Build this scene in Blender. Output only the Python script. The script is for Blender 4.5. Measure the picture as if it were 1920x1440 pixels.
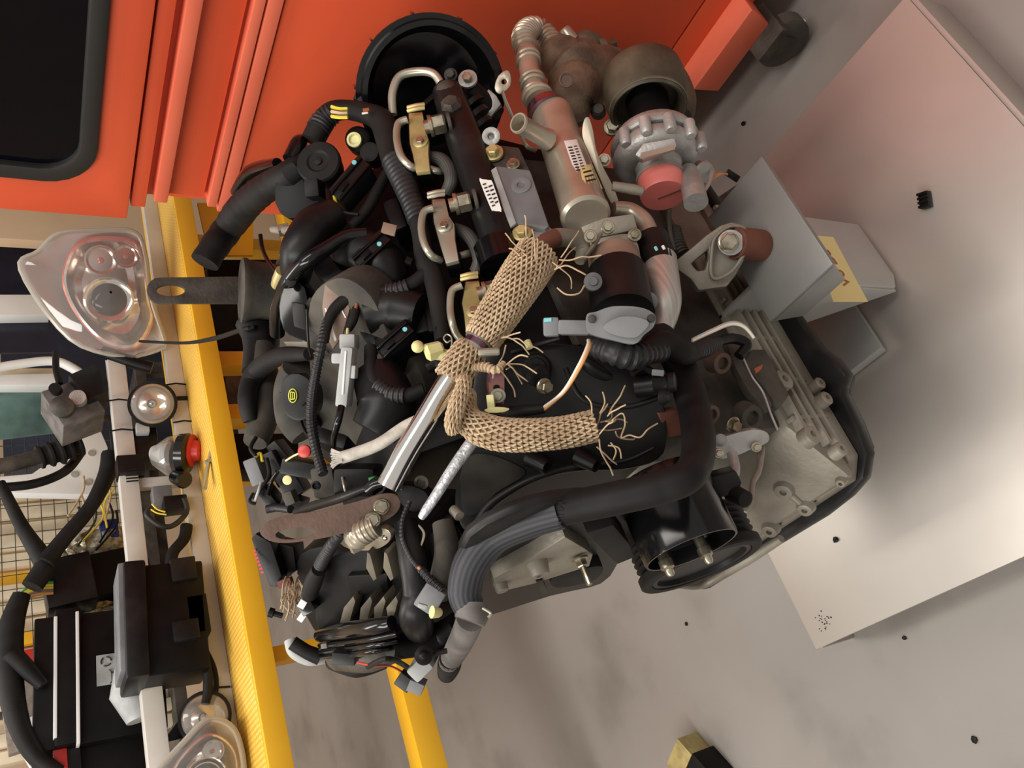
import bpy, bmesh, math, random
from mathutils import Vector as V, Matrix
random.seed(4)
for o in list(bpy.data.objects): bpy.data.objects.remove(o)
sc = bpy.context.scene
COL = sc.collection

# ---------------------------------------------------------------- camera
F, CX, CY, H = 1490.0, 960.0, 720.0, 1.30
def _n(a): return V(a).normalized()
_x = _n((-67-CX, -1935-CY, F)); _y = _n((40-CX, 1880-CY, F))
_m = (_x+_y).normalized(); _d = (_x-_y); _d = (_d-_m*_d.dot(_m)).normalized()
_x = (_m+_d).normalized(); _y = (_m-_d).normalized(); _z = _x.cross(_y).normalized()
RW = Matrix((_x, _y, _z))                 # camera (right, down, forward) -> world
CAM = V((0, 0, H))
FWD = RW @ V((0, 0, 1)); RIGHT = RW @ V((1, 0, 0)); DOWN = RW @ V((0, 1, 0))
cd = bpy.data.cameras.new('camera'); cam = bpy.data.objects.new('camera', cd); COL.objects.link(cam)
cd.sensor_width = 36.0; cd.lens = F/1920*36.0; cd.clip_start = 0.02; cd.clip_end = 60
mw = Matrix((RIGHT, -DOWN, -FWD)).transposed().to_4x4(); mw.translation = CAM
cam.matrix_world = mw; sc.camera = cam

# ---------------------------------------------------------------- light and exposure
sc.view_settings.view_transform = 'Standard'; sc.view_settings.look = 'None'
sc.view_settings.gamma = 1.0; sc.view_settings.use_curve_mapping = False
sc.view_settings.exposure = 0.0
w = bpy.data.worlds.new('world'); sc.world = w; w.use_nodes = True
w.node_tree.nodes['Background'].inputs[0].default_value = (1.0, 0.95, 0.895, 1)
w.node_tree.nodes['Background'].inputs[1].default_value = 0.55
def area(name, loc, size, power, col, target):
    l = bpy.data.lights.new(name, 'AREA'); l.shape = 'RECTANGLE'; l.size, l.size_y = size
    l.energy = power; l.color = col
    o = bpy.data.objects.new(name, l); COL.objects.link(o); o.location = loc
    o.rotation_euler = (V(target)-V(loc)).to_track_quat('-Z', 'Y').to_euler(); return o
# ceiling strip lamps of the workshop
area('ceiling_lamp', (-1.5, 1.1, 3.3), (0.6, 3.0), 90, (1.0, 0.965, 0.91), (-.6, 1.5, 0.3))
area('ceiling_lamp', (0.9, 2.9, 3.4), (0.5, 2.8), 45, (1.0, 0.96, 0.90), (0.9, 2.9, 0))
area('ceiling_lamp', (0.6, -0.6, 3.4), (0.5, 2.8), 50, (1.0, 0.95, 0.88), (0.6, -0.6, 0))

# ---------------------------------------------------------------- pixels to places
def ray(x, y): return RW @ V(((x-CX)/F, (y-CY)/F, 1.0))
def at(x, y, X=None, Y=None, Z=None, d=None):
    r = ray(x, y)
    if X is not None: d = (X-CAM.x)/r.x
    elif Y is not None: d = (Y-CAM.y)/r.y
    elif Z is not None: d = (Z-CAM.z)/r.z
    return CAM + r*d
def depth(p): return (p-CAM).dot(FWD)
def px(p, n): return n*depth(p)/F          # n pixels at p, in metres
NRM = {'side': V((0, -1, 0)), 'cover': V((0, -.809, .588)), 'top': V((0, 0, 1)), 'front': V((-1, 0, 0)),
       'rear': V((1, 0, 0)), 'half': V((-.45, -.65, .62)).normalized(), 'ftop': V((-.6, -.1, .8)).normalized(),
       'fside': V((-.7, -.7, .15)).normalized()}
PLN = [(NRM['side'], -.59), (NRM['cover'], -.042), (NRM['top'], .965), (NRM['front'], -.2)]
def E(x, y, off=0.0):                      # point of the engine's outer hull seen at a pixel, pushed out by off metres
    r = ray(x, y); t = 0
    for n, d in PLN:
        k = n.dot(r)
        if k < -1e-6: t = max(t, (d+off-n.dot(CAM))/k)
    t = min(t, (1.03-off)/r.y) if r.y > 0 else t
    return CAM + r*t
def nrm(n, p=None):
    if n == 'view': return (CAM-p).normalized()
    return NRM[n].copy() if isinstance(n, str) else V(n).normalized()
def onplane(x, y, p, n):
    r = ray(x, y); return CAM + r*((p-CAM).dot(n)/r.dot(n))

# ---------------------------------------------------------------- materials
def lin(c):
    return tuple((v/255/12.92 if v/255 <= .04045 else ((v/255+.055)/1.055)**2.4) for v in c)
MATS = {}
def mat(name, c, rough=.5, metal=0.0, c2=None, scale=8, bump=0.0, bscale=60, mix=(.4, .65), spec=None, trans=0, emit=0, coat=0, stretch=None, detail=6):
    m = bpy.data.materials.new(name); m.use_nodes = True; MATS[name] = m
    nt = m.node_tree; b = nt.nodes['Principled BSDF']; L = nt.links.new
    b.inputs['Base Color'].default_value = (*lin(c), 1); b.inputs['Roughness'].default_value = rough
    b.inputs['Metallic'].default_value = metal
    if spec is not None: b.inputs['Specular IOR Level'].default_value = spec
    if trans: b.inputs['Transmission Weight'].default_value = trans
    if coat: b.inputs['Coat Weight'].default_value = coat; b.inputs['Coat Roughness'].default_value = .12
    if emit: b.inputs['Emission Color'].default_value = (*lin(c), 1); b.inputs['Emission Strength'].default_value = emit
    tc = nt.nodes.new('ShaderNodeNewGeometry'); src = tc.outputs['Position']
    if stretch:
        mp = nt.nodes.new('ShaderNodeMapping'); mp.inputs['Scale'].default_value = stretch; L(src, mp.inputs[0]); src = mp.outputs[0]
    if c2 is not None:
        nz = nt.nodes.new('ShaderNodeTexNoise'); nz.inputs['Scale'].default_value = scale; nz.inputs['Detail'].default_value = detail
        L(src, nz.inputs['Vector'])
        rp = nt.nodes.new('ShaderNodeValToRGB'); rp.color_ramp.elements[0].position, rp.color_ramp.elements[1].position = mix
        rp.color_ramp.elements[0].color = (*lin(c), 1); rp.color_ramp.elements[1].color = (*lin(c2), 1)
        L(nz.outputs[0], rp.inputs[0]); L(rp.outputs[0], b.inputs['Base Color'])
    if bump:
        n2 = nt.nodes.new('ShaderNodeTexNoise'); n2.inputs['Scale'].default_value = bscale; n2.inputs['Detail'].default_value = 4
        L(src, n2.inputs['Vector'])
        bp = nt.nodes.new('ShaderNodeBump'); bp.inputs['Strength'].default_value = bump; bp.inputs['Distance'].default_value = .002
        L(n2.outputs[0], bp.inputs['Height']); L(bp.outputs[0], b.inputs['Normal'])
    return m
mat('plastic', (19, 19, 20), .4, c2=(42, 40, 37), scale=14, mix=(.45, .8), spec=.28)
mat('gloss', (11, 11, 12), .16, c2=(18, 18, 19), scale=6, spec=.4)
mat('dusty', (52, 50, 46), .75, c2=(92, 86, 77), scale=16, mix=(.35, .75), bump=.2, bscale=200, spec=.3)
mat('dustydark', (40, 40, 38), .7, c2=(84, 80, 72), scale=18, mix=(.45, .8), spec=.3)
mat('dark', (11, 11, 11), .45, c2=(19, 18, 17), scale=20, spec=.2)
mat('rubber', (24, 23, 23), .6, c2=(38, 36, 34), scale=18, mix=(.4, .8), spec=.2)
mat('greyrubber', (112, 106, 102), .65, c2=(78, 74, 72), scale=22)
mat('conduit', (30, 30, 32), .45, c2=(46, 45, 46), scale=26, spec=.4)
mat('grey', (118, 119, 120), .55, c2=(96, 97, 99), scale=14)
mat('lightgrey', (176, 178, 176), .55, c2=(150, 152, 151), scale=20)
mat('cast', (186, 185, 182), .42, .45, c2=(152, 149, 144), scale=20, bump=.3, bscale=240)
mat('castdull', (152, 146, 133), .5, .3, c2=(118, 111, 98), scale=9, bump=.3, bscale=160)
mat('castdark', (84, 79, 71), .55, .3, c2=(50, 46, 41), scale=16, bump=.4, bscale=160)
mat('steel', (182, 178, 162), .32, .6, c2=(150, 146, 130), scale=14, mix=(.4, .8))
mat('nickel', (186, 176, 158), .32, .5, c2=(158, 147, 128), scale=10)
mat('chrome', (230, 228, 224), .14, 1.0)
mat('tint', (128, 96, 120), .25, .9, c2=(168, 120, 104), scale=30)
mat('silverhose', (206, 204, 198), .4, .5, c2=(176, 172, 164), scale=6, stretch=(1, 1, 60), mix=(.3, .7))
mat('zinc', (198, 182, 126), .4, .4, c2=(160, 146, 98), scale=26)
mat('bolt', (188, 180, 160), .3, .9, c2=(140, 130, 108), scale=60)
mat('iron', (120, 101, 82), .75, .2, c2=(82, 68, 56), scale=24, bump=.6, bscale=180)
mat('rust', (112, 90, 78), .7, .2, c2=(88, 70, 62), scale=20, bump=.35, bscale=200)
mat('rustred', (118, 72, 56), .8, .1, c2=(92, 54, 44), scale=18)
mat('turbine', (98, 91, 74), .6, .3, c2=(68, 62, 50), scale=16, bump=.3, bscale=120)
mat('pink', (232, 132, 122), .45, c2=(218, 116, 108), scale=12)
mat('knit', (198, 174, 142), .85, c2=(172, 147, 115), scale=60)
mat('knitcore', (150, 126, 98), .9)
mat('whitebraid', (206, 200, 188), .75, c2=(176, 170, 160), scale=80)
mat('foil', (222, 223, 226), .4, .4, c2=(176, 178, 184), scale=160, bump=.8, bscale=260)
mat('cream', (226, 220, 160), .5, c2=(208, 200, 140), scale=30)
mat('labelwhite', (236, 234, 228), .5)
mat('labelyellow', (232, 218, 150), .5)
mat('ink', (40, 40, 42), .6)
mat('cyan', (120, 200, 205), .5)
mat('green', (40, 140, 70), .5)
mat('wiregreen', (150, 180, 90), .5)
mat('wireyellow', (220, 196, 60), .5)
mat('wirewhite', (230, 222, 206), .5)
mat('wireorange', (214, 150, 90), .5)
mat('red', (196, 52, 48), .4)
mat('copper', (178, 104, 66), .5, .4)
mat('emblem', (206, 206, 60), .5)
mat('brownlabel', (146, 122, 106), .5, c2=(124, 102, 88), scale=20)
mat('fin', (104, 96, 80), .6, c2=(74, 68, 57), scale=20)
mat('lensrim', (214, 208, 196), .12, trans=.5)
mat('orange', (222, 90, 54), .42, c2=(214, 84, 50), scale=3)
mat('orangelight', (226, 112, 84), .45, c2=(220, 104, 76), scale=6)
mat('yellow', (240, 184, 40), .42, c2=(234, 176, 36), scale=4)
mat('glassdark', (6, 7, 14), .05, spec=.25)
mat('seal', (34, 32, 30), .5)
mat('standgrey', (142, 142, 138), .42, .35, c2=(128, 128, 125), scale=5)
mat('standlight', (176, 176, 172), .45, .2, c2=(166, 166, 162), scale=5)
mat('galv', (196, 190, 182), .36, .55, c2=(182, 175, 168), scale=2.5, mix=(.35, .7), bump=.05, bscale=30)
mat('galvedge', (225, 222, 216), .3, .6)
mat('white', (226, 226, 224), .45, c2=(214, 214, 212), scale=4)
mat('offwhite', (206, 202, 194), .5, c2=(190, 184, 176), scale=6)
mat('creamwall', (206, 178, 146), .6, c2=(196, 166, 134), scale=2)
mat('slat', (226, 212, 186), .6, c2=(208, 192, 164), scale=12)
mat('teal', (96, 128, 124), .2, c2=(60, 84, 82), scale=6)
mat('navy', (24, 28, 44), .25, c2=(34, 40, 58), scale=6)
mat('foam', (140, 128, 118), .9, c2=(118, 106, 98), scale=60)
mat('bag', (196, 190, 170), .18, .3, c2=(110, 96, 70), scale=60, bump=1.0, bscale=90)
mat('blue', (34, 52, 130), .5)
mat('reflector', (228, 220, 216), .14, .85, c2=(206, 190, 186), scale=40)
mat('reflectorred', (214, 120, 104), .2, .5)
mat('wheel', (70, 66, 60), .6, c2=(86, 80, 72), scale=20)
def mat_floor():
    m = mat('concrete', (146, 140, 134), .38, c2=(128, 122, 116), scale=1.6, mix=(.35, .7), bump=.04, bscale=40)
    nt = m.node_tree; b = nt.nodes['Principled BSDF']; L = nt.links.new
    g = nt.nodes.new('ShaderNodeNewGeometry'); n = nt.nodes.new('ShaderNodeTexNoise'); n.inputs['Scale'].default_value = 3.2; n.inputs['Detail'].default_value = 8
    L(g.outputs['Position'], n.inputs['Vector'])
    r = nt.nodes.new('ShaderNodeValToRGB'); r.color_ramp.elements[0].position = .52; r.color_ramp.elements[1].position = .72
    r.color_ramp.elements[0].color = (1, 1, 1, 1); r.color_ramp.elements[1].color = (.74, .73, .72, 1); L(n.outputs[0], r.inputs[0])
    mx = nt.nodes.new('ShaderNodeMixRGB'); mx.blend_type = 'MULTIPLY'; mx.inputs[0].default_value = 1
    old = b.inputs['Base Color'].links[0].from_socket; L(old, mx.inputs[1]); L(r.outputs[0], mx.inputs[2]); L(mx.outputs[0], b.inputs['Base Color'])
mat_floor()
def mat_perf():                             # fine perforation, holes a few pixels wide
    m = mat('perforated', (238, 184, 52), .45); nt = m.node_tree; b = nt.nodes['Principled BSDF']; L = nt.links.new
    g = nt.nodes.new('ShaderNodeNewGeometry'); vo = nt.nodes.new('ShaderNodeTexVoronoi'); vo.feature = 'F1'; vo.inputs['Scale'].default_value = 80; vo.inputs['Randomness'].default_value = 0
    L(g.outputs['Position'], vo.inputs['Vector'])
    r = nt.nodes.new('ShaderNodeValToRGB'); r.color_ramp.elements[0].position = .30; r.color_ramp.elements[1].position = .36
    r.color_ramp.elements[0].color = (*lin((234, 200, 112)), 1); r.color_ramp.elements[1].color = (*lin((220, 166, 48)), 1)
    L(vo.outputs[0], r.inputs[0]); L(r.outputs[0], b.inputs['Base Color'])
mat_perf()
def mat_lens():
    m = mat('lens', (236, 236, 232), .03); nt = m.node_tree; out = nt.nodes['Material Output']; L = nt.links.new
    t = nt.nodes.new('ShaderNodeBsdfTransparent'); gl = nt.nodes.new('ShaderNodeBsdfGlossy'); gl.inputs['Roughness'].default_value = .05
    t.inputs[0].default_value = (.93, .92, .9, 1)
    fr0 = nt.nodes.new('ShaderNodeLayerWeight'); fr0.inputs[0].default_value = .25; fr = nt.nodes.new('ShaderNodeMath'); fr.operation = 'MULTIPLY_ADD'; fr.inputs[1].default_value = .5; fr.inputs[2].default_value = .04; L(fr0.outputs['Facing'], fr.inputs[0]); mx = nt.nodes.new('ShaderNodeMixShader')
    df = nt.nodes.new('ShaderNodeBsdfDiffuse'); df.inputs[0].default_value = (.86, .83, .78, 1); m2 = nt.nodes.new('ShaderNodeMixShader'); m2.inputs[0].default_value = .13; L(t.outputs[0], m2.inputs[1]); L(df.outputs[0], m2.inputs[2])
    L(fr.outputs[0], mx.inputs[0]); L(m2.outputs[0], mx.inputs[1]); L(gl.outputs[0], mx.inputs[2]); L(mx.outputs[0], out.inputs[0])
mat_lens()
def mat_braid(name, c, c2, sc_):            # woven hose cover: two crossed waves
    m = mat(name, c, .6); nt = m.node_tree; b = nt.nodes['Principled BSDF']; L = nt.links.new
    tc = nt.nodes.new('ShaderNodeUVMap')
    ck = nt.nodes.new('ShaderNodeTexChecker'); ck.inputs['Scale'].default_value = sc_
    ck.inputs[1].default_value = (*lin(c), 1); ck.inputs[2].default_value = (*lin(c2), 1)
    mp = nt.nodes.new('ShaderNodeMapping'); mp.inputs['Rotation'].default_value = (0, 0, .785)
    L(tc.outputs[0], mp.inputs[0]); L(mp.outputs[0], ck.inputs[0]); L(ck.outputs[0], b.inputs['Base Color'])
mat_braid('braid', (22, 23, 26), (58, 60, 66), 30)
mat_braid('hosebraid', (52, 50, 48), (80, 77, 73), 24)

# ---------------------------------------------------------------- mesh helpers
ORG = {}
class M:
    def __init__(s): s.v = []; s.f = []; s.uv = {}
    def add(s, vs, fs, uvs=None):
        b = len(s.v); s.v += [V(p) for p in vs]; s.f += [tuple(i+b for i in f) for f in fs]
        return s
    def ring_sweep(s, rings, closed=False, cap=True):
        n = len(rings[0]); b = len(s.v)
        for r in rings: s.v += r
        k = len(rings); last = k if closed else k-1
        for i in range(last):
            for j in range(n):
                a, c = b+i*n, b+((i+1) % k)*n
                s.f.append((a+j, a+(j+1) % n, c+(j+1) % n, c+j))
                s.uv[len(s.f)-1] = ((i/8., j/n), (i/8., (j+1)/n), ((i+1)/8., (j+1)/n), ((i+1)/8., j/n))
        if cap and not closed:
            s.f.append(tuple(b+j for j in reversed(range(n)))); s.f.append(tuple(b+(k-1)*n+j for j in range(n)))
        return s
    def tube(s, pts, r, n=10, cap=True, closed=False, flat=1.0, up=None):
        k = len(pts); rs = r if isinstance(r, (list, tuple)) else [r]*k
        rings = []; u = None
        for i in range(k):
            a = pts[(i-1) % k] if (i or closed) else pts[0]; c = pts[(i+1) % k] if (i < k-1 or closed) else pts[-1]
            t = (c-a); t = t.normalized() if t.length > 1e-9 else V((0, 0, 1))
            if u is None:
                u = V(up) if up is not None else V((0.13, .2, .97))
                if abs(u.dot(t)) > .95: u = V((1, 0, 0))
            u = (u-t*u.dot(t)).normalized(); v = t.cross(u)
            rings.append([pts[i] + u*math.cos(q)*rs[i]*flat + v*math.sin(q)*rs[i] for q in [2*math.pi*j/n for j in range(n)]])
        return s.ring_sweep(rings, closed, cap)
    def lathe(s, p, ax, prof, n=24, cap=True):
        ax = V(ax).normalized(); u = ax.orthogonal().normalized(); v = ax.cross(u); p = V(p)
        rings = [[p+ax*h+(u*math.cos(q)+v*math.sin(q))*max(r, 1e-5) for q in [2*math.pi*j/n for j in range(n)]] for h, r in prof]
        return s.ring_sweep(rings, False, cap)
    def box(s, c, a, b, d):                 # centre and three half-axis vectors
        c = V(c); vs = [c+V(a)*i+V(b)*j+V(d)*k for i in (-1, 1) for j in (-1, 1) for k in (-1, 1)]
        return s.add(vs, [(0, 1, 3, 2), (4, 6, 7, 5), (0, 4, 5, 1), (2, 3, 7, 6), (0, 2, 6, 4), (1, 5, 7, 3)])
    def abox(s, lo, hi):
        lo, hi = V(lo), V(hi); c = (lo+hi)/2; h = (hi-lo)/2
        return s.box(c, (h.x, 0, 0), (0, h.y, 0), (0, 0, h.z))
    def ell(s, c, a, b, d, nu=14, nv=9):    # ellipsoid with half-axis vectors
        c, a, b, d = V(c), V(a), V(b), V(d)
        rings = []
        for i in range(nv+1):
            ph = math.pi*(i/nv)*.998+.003; rr = math.sin(ph)
            rings.append([c+a*math.cos(ph)+(b*math.cos(q)+d*math.sin(q))*rr for q in [2*math.pi*j/nu for j in range(nu)]])
        return s.ring_sweep(rings)
    def prism(s, poly, vec, holes=()):
        bm = bmesh.new(); es = []
        for lp in [poly]+list(holes):
            vs = [bm.verts.new(p) for p in lp]; es += [bm.edges.new((vs[i], vs[(i+1) % len(vs)])) for i in range(len(vs))]
        if holes:
            bmesh.ops.triangle_fill(bm, use_beauty=True, use_dissolve=False, edges=es)
        else:
            bm.faces.new(list(bm.verts))
        r = bmesh.ops.extrude_face_region(bm, geom=list(bm.faces))
        bmesh.ops.translate(bm, vec=V(vec), verts=[g for g in r['geom'] if isinstance(g, bmesh.types.BMVert)])
        bmesh.ops.recalc_face_normals(bm, faces=list(bm.faces))
        bm.verts.index_update(); s.add([v.co.copy() for v in bm.verts], [tuple(v.index for v in f.verts) for f in bm.faces]); bm.free()
        return s
    def hexa(s, p, ax, r, h, washer=1.35):
        ax = V(ax).normalized(); p = V(p)
        if washer: s.lathe(p-ax*h*.2, ax, [(0, r*washer), (h*.22, r*washer), (h*.32, r*washer*.9)], 16)
        u = ax.orthogonal().normalized(); v = ax.cross(u)
        def rg(h_, r_): return [p+ax*h_+(u*math.cos(q)+v*math.sin(q))*r_ for q in [math.pi/3*j+.3 for j in range(6)]]
        return s.ring_sweep([rg(0, r), rg(h*.86, r), rg(h, r*.86)])
    def build(s, name, m, parent=None, smooth=35, bevel=0.0, fixn=False, label=None, kind=None):
        me = bpy.data.meshes.new(name); c = V((0, 0, 0))
        lo = V((min(p[i] for p in s.v) for i in range(3))); hi = V((max(p[i] for p in s.v) for i in range(3))); c = (lo+hi)/2
        me.from_pydata([p-c for p in s.v], [], s.f)
        if s.uv and not bevel:
            uvl = me.uv_layers.new(name='uv').data
            for i, pl in enumerate(me.polygons):
                if i in s.uv:
                    for k, li in enumerate(pl.loop_indices): uvl[li].uv = s.uv[i][k]
        bm = bmesh.new(); bm.from_mesh(me)
        if bevel:
            bmesh.ops.remove_doubles(bm, verts=bm.verts, dist=1e-6)
            es = [e for e in bm.edges if len(e.link_faces) == 2 and e.calc_face_angle(0) > .5]
            bmesh.ops.bevel(bm, geom=es, offset=bevel, segments=2, profile=.6, affect='EDGES', clamp_overlap=True)
        bmesh.ops.recalc_face_normals(bm, faces=list(bm.faces))
        bm.to_mesh(me); bm.free()
        if smooth:
            me.shade_smooth(); me.set_sharp_from_angle(angle=math.radians(smooth))
        if not me.materials: me.materials.append(MATS[m])
        o = bpy.data.objects.new(name, me); COL.objects.link(o); ORG[o] = c
        if parent is not None:
            o.parent = parent; o.location = c-ORG[parent]
        else: o.location = c
        if label: o['label'] = label
        if kind: o['kind'] = kind
        return o
def tag(o, label, cat, group=None):
    o['label'] = label; o['category'] = cat
    if group: o['group'] = group
    return o
def thing(name, loc, label, cat, group=None):
    o = bpy.data.objects.new(name, None); COL.objects.link(o); o.location = loc; ORG[o] = V(loc); o.empty_display_size = .05
    return tag(o, label, cat, group)
def spline(pts, k=8, closed=False):
    n = len(pts); out = []
    rng = range(n) if closed else range(n-1)
    for i in rng:
        g = (lambda j: pts[j % n]) if closed else (lambda j: pts[max(0, min(n-1, j))])
        a, b, c, d = g(i-1), g(i), g(i+1), g(i+2)
        for j in range(k):
            t = j/k
            out.append(.5*((2*b)+(c-a)*t+(2*a-5*b+4*c-d)*t*t+(3*b-a-3*c+d)*t**3))
    if not closed: out.append(pts[-1].copy())
    return out
def resample(pts, step):
    out = [pts[0].copy()]; acc = 0
    for a, b in zip(pts, pts[1:]):
        L = (b-a).length; p = 0
        while acc+L-p >= step:
            p += step-acc; acc = 0; out.append(a+(b-a)*(p/L))
        acc += L-p
    return out
def P3(p): return p if isinstance(p, V) else E(*p)
def interp(rs, i, n):
    t = i/(n-1)*(len(rs)-1); a = int(min(t, len(rs)-2)); return rs[a]+(rs[a+1]-rs[a])*(t-a)
def tube(par, name, pts, rpx, m, ribs=None, n=10, label=None, k=8, flat=1.0, closed=False, cap=True):
    P = [P3(p) for p in pts]; sp = spline(P, k, closed) if len(P) > 2 or ribs else P
    rl = list(rpx) if isinstance(rpx, (list, tuple)) else [rpx, rpx]
    if ribs:
        pitch, amp = ribs; sp = resample(sp, pitch/4); N = len(sp)
        rs = [px(p, interp(rl, i, N))*(1+(amp if i % 4 in (0, 1) else -amp)) for i, p in enumerate(sp)]
    else:
        N = len(sp); rs = [px(p, interp(rl, i, N)) for i, p in enumerate(sp)]
    return M().tube(sp, rs, n, cap, closed, flat).build(name, m, par, label=label, smooth=(50 if not ribs else 28))
def plate(par, name, poly, off, thick, m, n='view', bevel=.0015, holes=(), label=None, ref=None):
    q = ref or (sum(p[0] for p in poly)/len(poly), sum(p[1] for p in poly)/len(poly)); c = E(q[0], q[1], off) if not isinstance(q, V) else q
    nn = nrm(n, c)
    pp = [onplane(x, y, c, nn) for x, y in poly]; hh = [[onplane(x, y, c, nn) for x, y in h] for h in holes]
    return M().prism(pp, -nn*thick, hh).build(name, m, par, bevel=bevel, label=label)
def rpoly(poly, k=4):                       # smooth a pixel outline
    P = [V((x, y, 0)) for x, y in poly]; return [(p.x, p.y) for p in spline(P, k, True)]
def oval(cx, cy, rx, ry, ang=0, n=20):
    c, s = math.cos(ang), math.sin(ang)
    return [(cx+rx*math.cos(t)*c-ry*math.sin(t)*s, cy+rx*math.cos(t)*s+ry*math.sin(t)*c) for t in [2*math.pi*i/n for i in range(n)]]
def lathe(par, name, p, ax, prof, m, n=24, label=None, cap=True):   # profile in pixels at p
    p = P3(p); a = nrm(ax, p) if not (isinstance(ax, V)) else ax.normalized(); k = px(p, 1)
    return M().lathe(p, a, [(h*k, r*k) for h, r in prof], n, cap).build(name, m, par, label=label)
def bolt(par, p, ax='cover', r=8, h=9, m='bolt', washer=1.45, name='bolt', label=None):
    p = P3(p); a = nrm(ax, p); k = px(p, 1)
    return M().hexa(p, a, r*k, h*k, washer).build(name, m, par, label=label, smooth=25)
def slab(par, name, p0, p1, wpx, thick, m, n='view', bevel=.001, label=None, round_=0):   # bar between two pixels
    a, b = V((*p0[:2], 0)), V((*p1[:2], 0)); d = (b-a).normalized(); e = V((-d.y, d.x, 0))*wpx/2
    off = p0[2]; poly = [tuple((a+e)[:2]), tuple((b+e)[:2]), tuple((b-e)[:2]), tuple((a-e)[:2])]
    return plate(par, name, poly, off, thick, m, n, bevel, label=label)
# ================================================================ the setting
def struct(o): o['kind'] = 'structure'; return o
m = M(); m.abox((-6, -5, -.1), (8, 7, 0)); struct(m.build('floor', 'concrete', smooth=0))
m = M(); m.abox((-6, 5.2, 0), (8, 5.35, 3.6)); struct(m.build('wall_back', 'creamwall', smooth=0))
m = M(); m.abox((5.6, -5, 0), (5.75, 5.2, 3.6)); struct(m.build('wall_right', 'creamwall', smooth=0))
def text(par, name, s, p, right, up, size, m, th=.0003):
    c = bpy.data.curves.new(name, 'FONT'); c.body = s; c.size = size; c.extrude = th; c.align_x = 'CENTER'; c.align_y = 'CENTER'
    t = bpy.data.objects.new('tmp', c); COL.objects.link(t); dg = bpy.context.evaluated_depsgraph_get()
    me = bpy.data.meshes.new_from_object(t.evaluated_get(dg)); bpy.data.objects.remove(t)
    r = V(right).normalized(); n = r.cross(V(up)).normalized(); u = n.cross(r)
    mt = Matrix((r, u, n)).transposed().to_4x4(); mt.translation = V(p)+n*.0006
    me.transform(mt); q = M(); q.add([v.co.copy() for v in me.vertices], [tuple(f.vertices) for f in me.polygons]); bpy.data.meshes.remove(me)
    return q.build(name, m, par, smooth=0)

# ---------------------------------------------------------------- orange cabinet
OX = 1.12
T = thing('machine_cabinet', (1.5, .78, 0), 'large orange machine cabinet with rounded dark window, right behind the engine', 'cabinet')
M().abox((OX+.02, -.6, .12), (2.0, 1.10, 1.60)).build('body', 'orange', T, bevel=.006)
W0, W1 = 1.165, 1.055     # window bottom, window end
def rrect(x, y0, y1, z0, z1, r, k=6):
    out = []
    for cy, cz, a0 in ((y1-r, z1-r, 0), (y0+r, z1-r, 90), (y0+r, z0+r, 180), (y1-r, z0+r, 270)):
        for i in range(k+1):
            a = math.radians(a0+90*i/k); out.append(V((x, cy+r*math.cos(a), cz+r*math.sin(a))))
    return out
dw = M(); dw.prism([V((OX-.012, y, z)) for y, z in ((-.6, 1.109), (1.132, 1.109), (1.132, 1.58), (-.6, 1.58))], (.045, 0, 0), [rrect(OX-.012, .1, W1, W0, 1.53, .075)])
d = dw.build('door', 'orange', T, bevel=.003)
q = M(); q.prism(rrect(OX-.02, .1, W1, W0, 1.53, .075), (.02, 0, 0), [rrect(OX-.02, .128, W1-.028, W0+.026, 1.502, .055)]); q.build('window_seal', 'seal', d, bevel=.004)
q = M(); q.prism(rrect(OX-.008, .12, W1-.02, W0+.018, 1.51, .06), (.008, 0, 0)); q.build('window_glass', 'glassdark', d)
M().abox((OX-.004, -.6, 1.081), (OX+.03, 1.108, 1.105)).build('rail', 'orange', T, bevel=.003)
M().abox((OX-.012, -.6, 1.048), (OX+.03, 1.085, 1.070)).build('rail', 'orangelight', T, bevel=.003)
M().abox((OX+.008, -.6, .985), (OX+.03, 1.08, 1.046)).build('panel', 'orange', T, bevel=.002)
M().abox((OX-.006, -.6, .963), (OX+.03, 1.09, .979)).build('rail', 'orangelight', T, bevel=.002)
M().abox((OX-.006, -.6, .938), (OX+.03, 1.10, .960)).build('rail', 'orangelight', T, bevel=.002)
M().abox((OX, -.6, .222), (OX+.03, 1.10, .935)).build('panel', 'orange', T, bevel=.002)
M().abox((OX, -.6, .115), (OX+.03, 1.10, .218)).build('panel', 'orange', T, bevel=.002)
q = M(); q.prism([V((1.065, .455, .105)), V((1.065, .605, .105)), V((1.065, .615, .165)), V((1.065, .44, .165))], (.10, 0, 0)); q.build('foot', 'orangelight', T, bevel=.003)
def caster(y):
    c = V((1.065, y, .054))
    w_ = M().lathe(c-V((.018, 0, 0)), (1, 0, 0), [(0, .02), (0, .04), (.004, .050), (.03, .050), (.036, .04), (.036, .02)], 28).build('wheel', 'wheel', T)
    M().lathe(c-V((.023, 0, 0)), (1, 0, 0), [(0, .012), (.046, .012)], 14).build('hub', 'cast', w_)
    q = M(); q.abox((1.03, y-.035, .085), (1.11, y+.035, .106)); q.abox((1.037, y-.02, .04), (1.043, y+.02, .1)); q.abox((1.097, y-.02, .04), (1.103, y+.02, .1)); q.build('fork', 'castdark', T, bevel=.002)
caster(.475)
for yy in (-.45, ): M().abox((1.3, yy, 0), (1.36, yy+.06, .12)).build('leg', 'wheel', T)
for xx, yy in ((1.9, -.5), (1.9, 1.0), (1.25, 1.0)): M().lathe((xx, yy, 0), (0, 0, 1), [(0, .03), (.02, .03), (.03, .02), (.12, .02)], 14).build('leg', 'wheel', T)

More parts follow.
